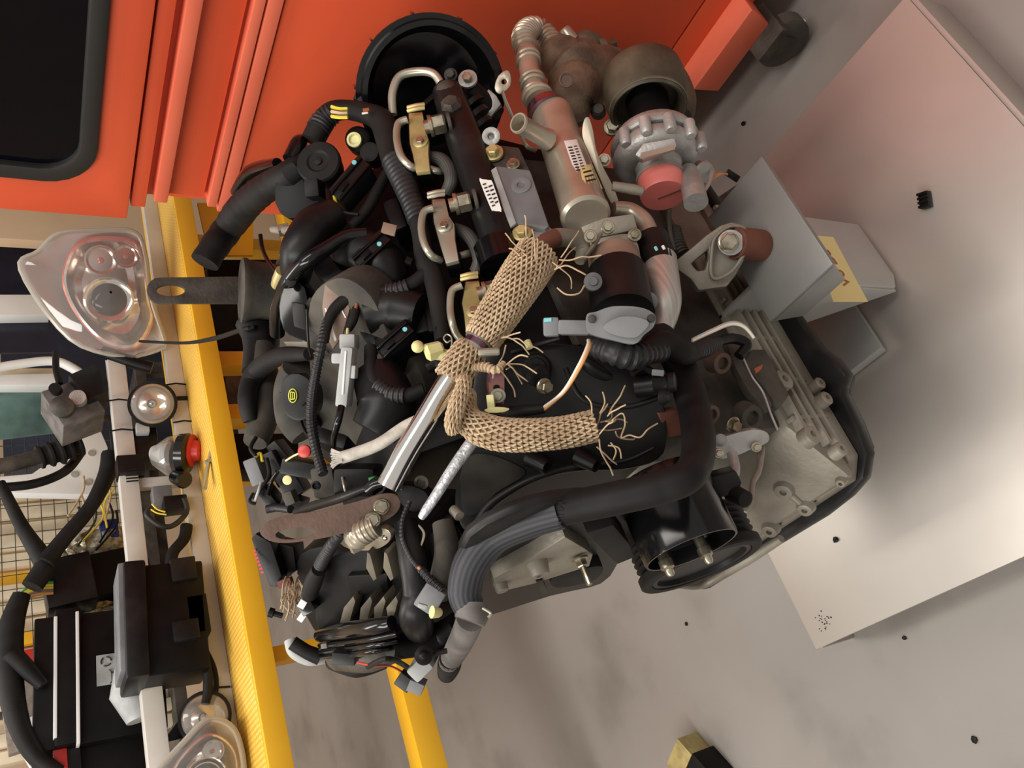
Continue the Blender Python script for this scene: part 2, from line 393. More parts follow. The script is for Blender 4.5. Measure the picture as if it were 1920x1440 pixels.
# ---------------------------------------------------------------- engine stand with base plate
S = thing('engine_stand', (.48, .65, 0), 'grey welded engine stand with wide galvanised base plate on the floor', 'engine stand')
q = M(); q.prism([V((.082, .27, .1)), V((.878, .27, .1)), V((.882, 1.022, .1)), V((.085, 1.022, .1))], (0, 0, -.006)); q.build('base_plate', 'galv', S, bevel=.002)
M().abox((.084, .262, .0), (.879, .270, .099)).build('flange', 'galv', S, bevel=.002)
M().abox((.084, 1.012, .0), (.879, 1.020, .093)).build('flange', 'galv', S, bevel=.002)
M().abox((.36, .76, .106), (.42, .82, .30)).build('post', 'standgrey', S, bevel=.004)
M().abox((.36, .88, .106), (.42, .94, .30)).build('post', 'standgrey', S, bevel=.004)
M().abox((.72, .80, .106), (.78, .86, .30)).build('post', 'standgrey', S, bevel=.004)
br = M().abox((.440, .430, .442), (.628, .545, .450)).build('bracket_plate', 'standgrey', S, bevel=.002)
q = M(); q.prism([V((.440, .430, .448)), V((.440, .545, .448)), V((.440, .53, .395)), V((.440, .455, .395))], (.008, 0, 0)); q.build('flange', 'standgrey', br, bevel=.002)
q = M(); q.prism([V((.50, .53, .442)), V((.64, .53, .442)), V((.64, .53, .106)), V((.53, .53, .106)), V((.505, .53, .125))], (0, .008, 0)); wb = q.build('web', 'standlight', S, bevel=.002)
q = M(); q.prism([V((.50, .53, .44)), V((.50, .62, .44)), V((.50, .62, .25)), V((.50, .535, .12)), ], (.008, 0, 0)); q.build('flange', 'standlight', S, bevel=.002)
q = M(); q.prism([V((.44, .60, .13)), V((.44, .70, .13)), V((.44, .70, .104)), V((.44, .61, .104))], (.12, 0, 0)); q.build('foot', 'standlight', S, bevel=.002)
tp = [at(x, y, Y=.5285) for x, y in ((1519, 441), (1562, 445), (1627, 566), (1562, 566))]
q = M(); q.prism(tp, (0, -.0006, 0)); t_ = q.build('tape_label', 'labelyellow', wb, smooth=0, label='yellow paper tape with handwriting')
text(t_, 'lettering', 'V6 Be', (tp[0]+tp[1]+tp[2]+tp[3])/4+V((0, -.0008, 0)), (1, 0, 0), (0, 0, 1), .03, 'copper')

# small litter lying on plate and floor
def crumb(x, y, Z, r, m, label, cat, flat=.6):
    p = at(x, y, Z=Z); q = M(); k = px(p, 1)
    vs = [(r*k*random.uniform(.7, 1.1)*math.cos(a), r*k*random.uniform(.7, 1.1)*math.sin(a)) for a in [i*math.pi/3 for i in range(6)]]
    q.prism([p+V((a, b, .0006)) for a, b in vs], (0, 0, r*k*flat)); return tag(q.build('debris', m, bevel=.0003), label, cat, 'small litter')
def clip_piece(x, y):
    p = at(x, y, Z=.1); q = M(); a = _n((.9, -.45, 0)); b = V((-a.y, a.x, 0))
    q.box(p+V((0, 0, .007)), a*.0125, b*.0075, V((0, 0, .006)))
    o = q.build('plastic_clip', 'dark', bevel=.001)
    for i in range(4):
        M().box(p+a*(-.010+.0066*i)+V((0, 0, .0145)), a*.0018, b*.0082, V((0, 0, .0012))).build('rib', 'dark', o)
    tag(o, 'small black ribbed plastic piece lying on the brown part of the base plate', 'clip')
clip_piece(1740, 376)
SPK = M()
for i in range(26):
    a = random.gauss(0, 1); b = random.gauss(0, 1); pc_ = at(1545+a*8, 1166+b*10, Z=.1002); SPK.lathe(pc_, (0, 0, 1), [(0, .0012*random.uniform(.5, 1.3)), (.0006, .0010)], 6)
SPK = tag(SPK.build('dark_specks', 'dark'), 'cluster of tiny black specks near the corner of the base plate', 'specks'); SPK['kind'] = 'stuff'
crumb(1568, 1012, .1, 6, 'dark', 'black crumb on the base plate beside the oil sump', 'debris')
crumb(1697, 1196, 0, 5, 'dark', 'black crumb on the floor just below the plate edge', 'debris')
crumb(1828, 1387, 0, 7, 'dark', 'black crumb on the floor in the lower right corner', 'debris')
crumb(1486, 1057, 0, 4, 'dark', 'black crumb on the floor near the crank pulley', 'debris')
crumb(1288, 1170, 0, 4, 'dark', 'tiny black crumb on the open floor below the pulley', 'debris')
crumb(1508, 42, 0, 5, 'white', 'white crumb on the floor next to the orange foot caster', 'debris')
crumb(1395, 232, 0, 5, 'dark', 'black crumb on the shaded floor behind the turbocharger', 'debris')

# ---------------------------------------------------------------- yellow trainer frame
R_ = thing('yellow_trainer_frame', (1.0, 2.0, 0), 'yellow steel workshop frame with perforated shelf and white rail', 'frame')
def rail(name, X0, X1, Y0, Y1, Z0, Z1, m, par=R_): return M().abox((X0, Y0, Z0), (X1, Y1, Z1)).build(name, m, par, bevel=.003)
rail('beam', .0, 2.7, 1.9, 1.918, .785, .838, 'yellow')
rail('perforated_shelf', .0, 2.7, 1.919, 2.36, .832, .838, 'perforated')
rail('angle_rail', .0, 2.7, 2.13, 2.16, .838, .884, 'offwhite')
rail('base_beam', -.25, 2.7, 1.9, 1.97, .435, .50, 'yellow')
rail('beam', .0, 2.7, 2.36, 2.42, .785, .838, 'yellow')
rail('white_rail', .15, 1.75, 2.15, 2.20, .992, 1.040, 'offwhite')
for x_ in (.35, 1.10, 1.66): rail('rail_upright', x_, x_+.03, 2.165, 2.19, .838, .992, 'offwhite')
rail('post', .50, .54, 1.965, 2.005, .50, .785, 'yellow')
for x_ in (1.19, 1.375, 2.2): rail('post', x_, x_+.05, 1.97, 2.03, 0, .785, 'yellow')
rail('post', -.25, -.19, 1.91, 1.97, 0, .435, 'yellow')
for x_ in (1.2, 2.2): rail('post', x_, x_+.06, 2.36, 2.42, 0, .785, 'yellow')
q = M(); q.prism([at(x, y, Y=2.05) for x, y in ((370, 380), (475, 380), (475, 478), (392, 478))], (0, .01, 0)); q.build('gusset_panel', 'yellow', R_, bevel=.002)
for x, y, dx in ((222, 752, 1), (228, 808, 1), (330, 722, 2), (345, 792, 2), (408, 1293, 2)):
    p = at(x, y, Y=2.145 if dx == 1 else 2.125); M().tube([p+V((0, -.002, -.03)), p+V((.004, -.004, 0)), p+V((0, -.002, .03))], .0025, 5).build('cable_tie', 'dark', R_)
o = M(); o.prism([at(x, y, Y=2.12) for x, y in ((388, 486), (520, 486), (520, 655), (400, 655))], (0, .10, 0)); tag(o.build('black_case', 'dark', bevel=.005), 'black case under the yellow beam next to the grey lifting strap', 'case')
o = M(); o.prism([at(x, y, Y=2.14) for x, y in ((420, 690), (540, 690), (540, 770), (430, 770))], (0, .08, 0)); tag(o.build('grey_case', 'greyrubber', bevel=.005), 'grey case under the yellow beam beside the filter bowl', 'case')
o = M(); o.prism([at(x, y, Y=2.14) for x, y in ((430, 812), (560, 812), (560, 880), (440, 880))], (0, .08, 0)); tag(o.build('black_case', 'dark', bevel=.005), 'black case under the yellow beam beside the throttle plugs', 'case')
SPN = thing('open_spanner', at(382, 880, Y=1.97), 'small steel open spanner hanging by the red cap', 'spanner')
q = M(); q.tube([at(397, 842, Y=1.97), at(390, 870, Y=1.97), at(384, 915, Y=1.97)], [.009, .010, .012], 8, flat=.5); q.build('handle', 'steel', SPN); q = M(); q.tube([at(386, 868, Y=1.968), at(396, 862, Y=1.968), at(402, 872, Y=1.968)], .008, 6); q.build('jaw', 'steel', SPN)

# headlamp: outline from its photographed shape, a real bowl with depth
def headlamp(name, Y, outline, inner, proj, lights, label, group):
    c = at(sum(p[0] for p in outline)/len(outline), sum(p[1] for p in outline)/len(outline), Y=Y)
    L = thing(name, V((c.x, Y+.1, 1.0)), label, 'headlamp', group)
    n = (CAM-c); n.z *= .25; n.normalize()
    o3 = [onplane(x, y, c, n) for x, y in rpoly(outline, 5)]
    def sc3(k, dz): return [c+(p-c)*k+n*dz for p in o3]
    q = M(); q.ring_sweep([sc3(.55, -.17), sc3(.8, -.15), sc3(.97, -.06), sc3(1.0, -.008), sc3(.97, -.006), sc3(.86, -.055), sc3(.5, -.10)]); q.build('housing', 'white', L)
    M().tube([c+(p-c)*.985+n*.004 for p in o3], .007, 8, closed=True).build('lens_rim', 'lensrim', L)
    q = M(); q.ring_sweep([sc3(1.0, -.004), sc3(.99, .008), sc3(.93, .03), sc3(.7, .048), sc3(.35, .056), sc3(.02, .058)], cap=False); q.build('lens', 'lens', L)
    i3 = [onplane(x, y, c, n) for x, y in rpoly(inner, 5)]; ci = sum(i3, V((0, 0, 0)))/len(i3)
    def si(k, dz): return [ci+(p-ci)*k+n*dz for p in i3]
    q = M(); q.ring_sweep([si(1.06, -.052), si(1.06, .004), si(1.0, .006), si(.93, -.02), si(.8, -.045), si(.4, -.06)]); rf = q.build('reflector', 'reflector', L)
    q = M(); q.ring_sweep([si(1.10, -.045), si(1.10, .0), si(1.055, .003), si(1.055, -.045)], cap=False); q.build('bezel', 'reflectorred', L)
    for (x, y, r) in proj:
        p = onplane(x, y, c, n); k = px(p, r)
        q = M().lathe(p-n*.04, n, [(0, k*1.05), (.03, k*1.28), (.046, k*1.3), (.05, k*1.2), (.044, k*1.02)], 28); pr = q.build('projector_ring', 'chrome', L)
        q = M().lathe(p-n*.0, n, [(-.03, k), (0, k), (.010, k*.85), (.018, k*.55), (.021, k*.1)], 28); q.build('projector_lens', 'glassdark', pr)
    for (x, y, r) in lights:
        p = onplane(x, y, c, n); k = px(p, r)
        bw = M().lathe(p-n*.035, n, [(0, k*.25), (.0, k*.5), (.02, k*.95), (.036, k*1.1), (.036, k*1.0), (.016, k*.8)], 20).build('bowl', 'chrome', L)
        M().lathe(p-n*.03, n, [(0, k*.22), (.022, k*.22), (.03, k*.1)], 12).build('bulb', 'reflectorred', bw)
    return L
headlamp('headlamp', 2.02, [(36, 505), (70, 470), (110, 436), (190, 430), (250, 432), (272, 470), (285, 560), (310, 640), (302, 655), (262, 668), (240, 672), (130, 636)],
         [(128, 500), (150, 462), (205, 452), (258, 470), (274, 560), (280, 600), (250, 645), (195, 636), (150, 590), (126, 540)],
         [(204, 562, 33)], [(190, 488, 26), (237, 480, 20)], 'large clear headlamp with pink-tinted reflector beside the orange cabinet', None)
headlamp('headlamp', 2.06, [(300, 1440), (340, 1395), (385, 1350), (420, 1352), (445, 1378), (458, 1440), (450, 1500), (330, 1530), (270, 1490)],
         [(330, 1440), (385, 1382), (430, 1400), (440, 1450), (400, 1500), (340, 1490)],
         [(385, 1462, 30)], [(400, 1408, 18)], 'clear headlamp cut off by the lower edge of the picture', None)
def foglamp(x, y, r, Y, label, spin=0):
    p = at(x, y, Y=Y); n = (CAM-p); n.z *= .3; n.normalize(); k = px(p, r)
    L = thing('fog_lamp', p+n*-.09, label, 'fog lamp', 'round fog lamps on the white rail')
    M().lathe(p-n*.10, n, [(0, k*.35), (.02, k*.6), (.06, k*.95), (.10, k*1.08), (.108, k*1.08), (.108, k*.96), (.09, k*.9), (.05, k*.5)], 28).build('housing', 'plastic', L)
    M().lathe(p-n*.03, n, [(0, k*.2), (.004, k*.5), (.02, k*.82), (.034, k*.94)], 28, cap=False).build('reflector', 'chrome', L)
    M().lathe(p+n*.006, n, [(0, k*.96), (.006, k*.9), (.014, k*.55), (.017, k*.05)], 28, cap=False).build('lens', 'lens', L)
    M().lathe(p-n*.028, n, [(0, k*.16), (.02, k*.16), (.026, k*.05)], 12).build('bulb', 'reflector', L)
    u = n.orthogonal().normalized(); v = n.cross(u)
    q = M(); q.box(p-n*.06+V((0, 0, -k*1.3)), v*k*.5, n*.02, V((0, 0, k*.5))); q.box(p-n*.09+V((0, 0, k*.5)), v*k*.9, n*.012, V((0, 0, k*.5))); q.build('bracket', 'plastic', L, bevel=.003)
foglamp(286, 757, 40, 2.10, 'round fog lamp just left of the large headlamp and ribbed box')
foglamp(384, 1345, 44, 2.12, 'round fog lamp tucked against the headlamp at the lower edge')

def pbox(name, x, y, Y, w, h, dep, m, par=None, tilt=0.0, bevel=.004, yaw=0.0):
    """box whose front centre is at a pixel on plane Y; w along X, h along Z, dep along Y"""
    p = at(x, y, Y=Y); a = V((math.cos(tilt), 0, math.sin(tilt))); b = V((-math.sin(tilt), 0, math.cos(tilt)))
    q = M(); q.box(p+V((0, dep/2, 0)), a*w/2, V((0, dep/2, 0)), b*h/2); return q.build(name, m, par, bevel=bevel)
def ptube(par, name, pts, Y, r, m, ribs=None, k=8, n=8, flat=1.0):
    P = [at(p[0], p[1], Y=(p[2] if len(p) > 2 else Y)) for p in pts]
    return tube(par, name, P, r, m, ribs, n=n, k=k, flat=flat)
# modulator unit under the large headlamp
p = at(150, 740, Y=2.25); U = thing('hydraulic_modulator', p, 'grey metal modulator block with black motor beneath the large headlamp', 'modulator')
pbox('block', 138, 752, 2.22, .13, .12, .12, 'greyrubber', U, .4); pbox('connector', 172, 715, 2.19, .10, .08, .1, 'plastic', U, .5)
M().lathe(at(120, 765, Y=2.2), (-.5, -1, .2), [(0, .03), (.05, .03), (.055, .02)], 18).build('motor', 'castdark', U)
M().lathe(at(148, 750, Y=2.2), (-.3, -1, .2), [(0, .022), (.03, .022), (.03, .014)], 18).build('port', 'cast', U)
M().lathe(at(106, 733, Y=2.2), (-.3, -1, .2), [(0, .016), (.03, .016), (.03, .010)], 14).build('port', 'dark', U)
ptube(U, 'bracket', [(105, 660), (105, 690), (112, 720)], 2.18, 6, 'dark'); ptube(U, 'bracket', [(190, 660), (250, 680), (285, 690)], 2.15, 12, 'dark')
# side indicator assembly with red cap
p = at(300, 900, Y=2.12); U = thing('lamp_unit', p, 'black lamp unit with clear dome and red cap, wires hanging below', 'lamp')
pbox('housing', 265, 830, 2.16, .10, .09, .08, 'plastic', U); pbox('ribbed_block', 246, 868, 2.13, .055, .07, .06, 'plastic', U)
for i in range(6): pbox('rib', 247, 888+0*i, 2.128, .003, .03, .004, 'rubber', U, bevel=0).location.x += -.022+.009*i
pbox('relay', 268, 800, 2.13, .03, .035, .03, 'lightgrey', U)
M().lathe(at(330, 855, Y=2.10), (-.35, -.5, -.75), [(-.06, .03), (-.02, .055), (.0, .06), (.01, .055), (.012, .04)], 24).build('dome', 'lens', U)
M().lathe(at(318, 850, Y=2.10), (-.35, -.5, -.75), [(-.05, .02), (-.01, .035), (.0, .03)], 24).build('reflector', 'lightgrey', U)
M().lathe(at(345, 850, Y=2.08), (-.3, -.4, -.85), [(-.01, .055), (.012, .057), (.016, .05)], 24).build('bezel', 'gloss', U)
M().lathe(at(362, 845, Y=2.08), (-.3, -.4, -.85), [(-.02, .046), (0, .046), (.004, .03), (.02, .028), (.024, .02)], 24).build('red_cap', 'red', U)
M().lathe(at(345, 900, Y=2.06), (-.5, -.6, -.2), [(-.05, .02), (0, .024), (.006, .02)], 16).build('side_cap', 'gloss', U)
pbox('plug', 305, 925, 2.12, .05, .05, .05, 'grey', U); pbox('plug', 330, 940, 2.1, .04, .06, .05, 'plastic', U)
ptube(U, 'wire', [(285, 950), (275, 965), (300, 985), (325, 985), (350, 960), (345, 935)], 2.10, 5, 'conduit')
ptube(U, 'wire', [(310, 960), (295, 955), (285, 945)], 2.08, 1.6, 'wireyellow'); ptube(U, 'wire', [(312, 965), (295, 962), (283, 955)], 2.08, 1.6, 'wireyellow')
ptube(U, 'hose', [(350, 985), (345, 1010), (325, 1035), (320, 1060)], 2.12, 11, 'rubber')
# fuse box
p = at(300, 1150, Y=2.1); U = thing('fuse_box', V((p.x, 2.1, .84)), 'black fuse box with grey lid edge standing on the yellow frame', 'fuse box')
pbox('body', 318, 1155, 2.05, .275, .17, .14, 'dark', U, -.06, .006); pbox('lid', 256, 1155, 2.03, .285, .05, .17, 'plastic', U, -.06, .008)
pbox('lid_top', 236, 1152, 2.045, .265, .03, .14, 'grey', U, -.06, .006)
pbox('latch', 350, 1180, 2.035, .05, .06, .02, 'plastic', U); pbox('connector', 345, 1065, 2.04, .06, .06, .05, 'plastic', U)
pbox('connector', 372, 1150, 2.05, .10, .05, .08, 'dark', U)
ptube(U, 'cable', [(360, 1200), (385, 1240), (390, 1290), (385, 1320)], 2.10, 9, 'rubber'); ptube(U, 'cable', [(375, 1200), (400, 1250), (405, 1290), (395, 1320)], 2.12, 5, 'rubber')
# battery
p = at(180, 1260, Y=2.35); U = thing('car_battery', V((p.x, 2.45, .84)), 'black car battery with pale edged cover behind the fuse box', 'battery')
b_ = pbox('case', 190, 1262, 2.32, .33, .30, .18, 'dark', U, -.05, .006); pbox('cover', 128, 1262, 2.30, .34, .06, .2, 'dark', U, -.05, .006)
for x_, w_ in ((104, .30), (146, .33)): pbox('cover_edge', x_, 1265, 2.295, w_, .008, .2, 'white', U, -.05, .002)
lb = pbox('label', 207, 1254, 2.315, .078, .064, .003, 'lightgrey', U, -.05, 0)
c0 = at(199, 1240, Y=2.313)
for i in range(3):
    a = i*2.09+.5; q = M(); pts = [c0+V((.012*math.cos(a+t), 0, .012*math.sin(a+t))) for t in (0, .5, 1.0, 1.5)]; q.tube(pts, .0016, 5); q.build('recycling_mark', 'ink', lb)
c1 = at(217, 1266, Y=2.313)
for s_ in (-1, 1): M().tube([c1+V((-.018, 0, -.014*s_)), c1+V((.018, 0, .014*s_))], .0012, 5).build('bin_mark', 'ink', lb)
q = M(); q.tube([c1+V((-.010, 0, .010)), c1+V((.010, 0, .010)), c1+V((.007, 0, -.010)), c1+V((-.007, 0, -.010))], .0011, 5, closed=True); q.build('bin_mark', 'ink', lb)
# relay box
p = at(165, 1080, Y=2.45); U = thing('relay_box', p, 'black rectangular relay box with coloured wires, above the battery', 'relay box')
pbox('body', 190, 1075, 2.42, .13, .26, .12, 'dark', U, .1); pbox('cover', 130, 1085, 2.36, .14, .12, .10, 'plastic', U, .1)
for i, mm in enumerate(('green', 'wireyellow', 'wireyellow', 'brownlabel', 'wireorange')):
    ptube(U, 'wire', [(100, 1092+i*5), (70, 1095+i*5), (45, 1108+i*4), (25, 1128+i*3)], 2.36, 3, mm)
# harness loom
p = at(60, 1100, Y=2.4); U = thing('wiring_loom', p, 'thick black taped wiring loom looping past battery at the left edge', 'wiring loom')
ptube(U, 'branch', [(0, 905), (40, 985), (75, 1040), (84, 1062), (60, 1100)], 2.30, [9, 12, 17, 20, 20], 'rubber')
ptube(U, 'branch', [(206, 850), (200, 890), (170, 950), (120, 1010), (85, 1055)], 2.28, [15, 16, 14, 15, 18], 'rubber')
ptube(U, 'trunk', [(40, 1115), (22, 1170), (18, 1230), (22, 1300), (40, 1370), (70, 1420), (110, 1450)], 2.32, [16, 22, 24, 22, 18, 16, 14], 'rubber')
ptube(U, 'branch', [(20, 1225), (50, 1255), (80, 1285)], 2.30, [18, 16, 10], 'rubber')
for i in range(9):
    a, b = random.uniform(140, 220), random.uniform(880, 960); ptube(U, 'wire', [(a, b), (a+random.uniform(-20, 10), b+30), (a+random.uniform(-40, 0), b+75)], 2.45, 2, random.choice(('wireyellow', 'dark', 'ink', 'knit')))
# ribbed boot
p = at(100, 850, Y=2.5); U = thing('rack_boot', p, 'black ribbed rubber boot on a grey rod in front of the white door', 'rubber boot')
ptube(U, 'boot', [(72, 858), (110, 846), (152, 832)], 2.40, [20, 24, 20], 'rubber', ribs=(.028, .13), n=14); ptube(U, 'rod', [(-20, 878), (30, 868), (75, 856)], 2.40, [16, 15, 14], 'castdark')
ptube(U, 'pipe', [(-20, 915), (60, 908), (120, 885), (150, 850)], 2.46, 9, 'plastic')
# white car door in the background
p = at(100, 800, Y=2.9); U = thing('car_body_section', V((p.x, 2.9, .5)), 'white car body section with greenish window behind the yellow frame', 'car body')
def bg(par, name, poly, Y, th, m, bev=.004): q = M(); q.prism([at(x, y, Y=Y) for x, y in poly], (0, th, 0)); return q.build(name, m, par, bevel=bev)
bg(U, 'inner_panel', [(-60, 880), (0, 893), (60, 888), (120, 845), (158, 792), (186, 800), (202, 838), (204, 928), (-60, 922)], 2.72, .04, 'white')
bg(U, 'window_frame', [(-60, 552), (76, 552), (92, 590), (-60, 592)], 2.75, .05, 'white'); bg(U, 'window_frame', [(-60, 703), (100, 700), (108, 722), (-60, 722)], 2.75, .05, 'white')
bg(U, 'window_glass', [(-60, 722), (108, 722), (185, 760), (185, 800), (-60, 830)], 2.8, .01, 'teal', 0)
bg(U, 'window_glass', [(-60, 592), (105, 592), (110, 660), (-60, 662)], 2.8, .01, 'navy', 0)
ptube(U, 'grab_tube', [(-20, 692), (40, 682), (100, 677), (135, 690), (165, 712)], 2.70, 9, 'white'); bg(U, 'shelf_strip', [(-60, 690), (110, 690), (110, 702), (-60, 702)], 2.82, .02, 'slat')
for x_, y_ in ((140, 890), (165, 905), (172, 850)): M().lathe(at(x_, y_, Y=2.72), (0, -1, 0), [(0, .012), (.004, .012), (.004, .007)], 12).build('fixing', 'cast', U)
# dark cabinet and pale board at the back
o = M().abox((2.0, 3.6, .3), (4.6, 3.9, 1.31)).build('back_cabinet', 'navy', bevel=.005); tag(o, 'dark cabinet in the background behind the large headlamp', 'cabinet')
o = M().abox((2.95, 3.2, .0), (4.6, 3.26, 1.6)).build('sheet_board', 'creamwall', bevel=.004); tag(o, 'plain cream sheet board at the end of the orange cabinet', 'board')
# standing boards behind wire mesh
for i in range(17):
    y_ = 905+i*30; a = at(100, y_, Y=3.05); b = at(100, y_+24, Y=3.05)
    mm = 'yellow' if i in (5, 9) else ('red' if i == 10 else 'slat')
    o = M().abox((b.x, 3.05+.02*(i % 3), .84), (a.x, 3.10+.02*(i % 3), 1.5)).build('storage_board', mm, bevel=.003)
    tag(o, {'yellow': 'narrow yellow board behind the relay box wires' if i == 5 else 'narrow yellow board next to the red board behind the mesh', 'red': 'narrow red board among the cream boards behind the wire mesh'}.get(mm, 'tall cream board standing behind the wire mesh'), 'board', 'boards standing behind the wire mesh' if mm == 'slat' else 'coloured boards behind the wire mesh')
o = thing('storage_rack', (1.0, 3.1, 0), 'dark steel storage rack carrying the cream boards', 'rack')
M().abox((-.3, 2.98, .80), (2.1, 3.35, .84)).build('shelf', 'castdark', o, bevel=.003)
for x_, y_ in ((-.3, 3.30), (2.05, 3.30), (-.3, 2.98), (2.05, 2.98)): M().abox((x_, y_, 0), (x_+.05, y_+.05, .80)).build('post', 'castdark', o, bevel=.003)
G = thing('wire_mesh_panel', at(100, 1000, Y=2.95), 'thin wire mesh panel in front of the cream boards', 'wire mesh')
x0, x1 = at(60, 1330, Y=2.95).x, at(60, 790, Y=2.95).x
for i in range(22): xx = x0+(x1-x0)*i/21; M().tube([V((xx, 2.95, .86)), V((xx, 2.95, 1.5))], .0016, 5).build('wire', 'castdark', G)
for i in range(16): zz = .88+i*.04; M().tube([V((x0, 2.947, zz)), V((x1, 2.947, zz))], .0016, 5).build('wire', 'castdark', G)
for k in range(2): rail_z = .86 if k else 1.52; M().abox((x0, 2.94, rail_z-.02), (x1, 2.96, rail_z+.02)).build('mesh_frame', 'castdark', G)
for x_ in (x0, x1): M().abox((x_-.01, 2.94, .84), (x_+.01, 2.96, 1.54)).build('mesh_post', 'castdark', G)
# bags, foam, tray, rag
def lump(name, x, y, Y, rx, rz, ry, m, label, cat, group=None):
    p = at(x, y, Y=Y); q = M(); q.ell(p, (0, 0, rz), (rx, 0, 0), (0, ry, 0), 16, 11)
    q.v = [v+V((random.uniform(-1, 1), random.uniform(-1, 1), random.uniform(-1, 1)))*.012 for v in q.v]
    return tag(q.build(name, m, smooth=0 if m == 'bag' else 40), label, cat, group)
lump('plastic_bag', 186, 1170, 2.5, .07, .09, .04, 'bag', 'crinkled plastic bag with brass parts between relay box and battery', 'bag')
lump('plastic_bag', 185, 1020, 2.5, .05, .10, .04, 'bag', 'crinkled clear bag of wires under the white door', 'bag')
o = pbox('foam_sheet', 70, 1325, 2.6, .20, .16, .04, 'foam', None, .1); tag(o, 'grey brown foam sheet beside the battery', 'foam')
o = pbox('white_cloth', 85, 1400, 2.55, .18, .10, .02, 'white', None, .4); tag(o, 'white sheet piece under the foam at the left edge', 'cloth')
o = pbox('blue_cap', 205, 990, 2.46, .06, .05, .03, 'blue', None); tag(o, 'small dark blue plastic piece left of the white rail', 'plastic piece')
o = M().tube([at(254, 1255, Y=2.26), at(250, 1300, Y=2.26), at(262, 1350, Y=2.26)], [.05, .055, .03], 16).build('reflector_tray', 'lightgrey'); tag(o, 'pale grey moulded tray between fuse box and battery', 'tray')
bgm = thing('junction_unit', at(180, 1400, Y=2.35), 'dark electrical unit at the lower left below the battery', 'electrical unit')
pbox('body', 195, 1410, 2.36, .26, .26, .12, 'dark', bgm); pbox('cover', 130, 1420, 2.34, .2, .05, .1, 'plastic', bgm); pbox('tag', 113, 1420, 2.33, .06, .03, .01, 'red', bgm)
# cable from frame to engine
o = tube(None, 'black_cable', [at(262, 640, Y=2.05), at(345, 643, Y=1.85), at(400, 635, Y=1.5), E(455, 618, -.03), E(490, 612, -.03)], [2.5, 3, 4.5, 4.5, 4], 'rubber'); tag(o, 'thin black cable running from the large headlamp to the engine', 'cable')
# item on the floor at the lower edge
U = thing('timber_block', at(1320, 1430, Z=0), 'small timber block wrapped in black strap on the floor at the lower edge', 'block')
c = at(1310, 1440, Z=.03); M().box(c, V((.05, .03, 0)), V((-.02, .035, 0)), V((0, 0, .03))).build('block', 'zinc', U, bevel=.003); M().box(c+V((-.02, -.02, .002)), V((.03, .018, 0)), V((-.022, .038, 0)), V((0, 0, .033))).build('strap', 'dark', U, bevel=.003)
# ================================================================ the engine
EN = thing('diesel_engine', (.55, .78, .30), 'dark V6 diesel engine with turbocharger, mounted on the grey stand', 'engine')
# ---- core: block, heads, sump
cr = M(); cr.prism([V((.40, y, z)) for y, z in ((.66, .46), (.64, .70), (.77, .90), (1.00, .90), (1.02, .70), (.92, .46))], (.46, 0, 0)); core = cr.build('cylinder_block', 'dark', EN, bevel=.01)
out = [(1440, 1030), (1542, 968), (1588, 932), (1618, 898), (1625, 851), (1606, 799), (1575, 735), (1586, 702), (1560, 672), (1530, 650)]
def zpoly(px_, Z): return [at(x, y, Z=Z) for x, y in px_]
sp = zpoly(rpoly(out, 1), .34); sp = sp + [V((.85, .60, .34)), V((.85, .98, .34)), V((.22, .98, .34))]
q = M(); q.prism(sp, (0, 0, -.022)); sump = q.build('oil_sump', 'plastic', EN, bevel=.006)
cs = sum(sp, V((0, 0, 0)))/len(sp); q = M(); q.prism([cs+(p-cs)*.9+V((0, 0, -.02)) for p in sp], (0, 0, -.022)); q.build('sump_pan', 'plastic', sump, bevel=.006)
bp = [V((.235, .622, 0)), V((.262, .600, 0)), V((.80, .600, 0)), V((.80, .95, 0)), V((.232, .95, 0))]
q = M(); q.prism([p+V((0, 0, .341)) for p in bp], (0, 0, .022)); bed = q.build('bedplate_flange', 'castdull', EN, bevel=.004)
q = M(); q.prism([V((x_, .606, z_)) for x_, z_ in ((.236, .362), (.236, .376), (.315, .440), (.80, .440), (.80, .362))], (0, .335, 0)); bl = q.build('bedplate', 'castdull', EN, bevel=.008)
for i in range(4): M().abox((.305-.012*i, .592, .424-i*.0165), (.60, .610, .430-i*.0165)).build('rib', 'castdull', bl, bevel=.001)
for i, xx in enumerate((.30, .36, .43, .50)): M().abox((xx+.02, .596, .363), (xx+.026, .610, .436)).build('rib', 'castdull', bl, bevel=.001)
for (x, y, r) in ((1466, 715, 20), (1518, 818, 19), (1545, 750, 14), (1572, 845, 14), (1533, 722, 12)):
    lathe(bl, 'boss', (x, y, .005), 'side', [(-14, r*1.05), (8, r), (10, r*.8), (10, r*.35), (2, r*.3)], 'castdull')
for (x, y, r) in ((1470, 918, 17), (1510, 952, 14), (1444, 992, 14), (1577, 902, 9)):
    lathe(bl, 'boss', onplane(x, y, V((.275, .7, .408)), V((-.63, 0, .777))), V((-.63, 0, .777)), [(-6, r*1.35), (4, r*1.1), (9, r*.95), (10, r*.8), (10, r*.4), (3, r*.35)], 'castdull')
tube(bl, 'web', [onplane(x_, y_, V((.275, .7, .408)), V((-.63, 0, .777))) for x_, y_ in ((1480, 925), (1495, 938), (1508, 950))], 7, 'castdull')
tube(bl, 'gasket_line', [onplane(x_, y_, V((.275, .7, .409)), V((-.63, 0, .777))) for x_, y_ in ((1426, 850), (1424, 885), (1410, 912), (1407, 945), (1392, 965))], 4, 'cast')
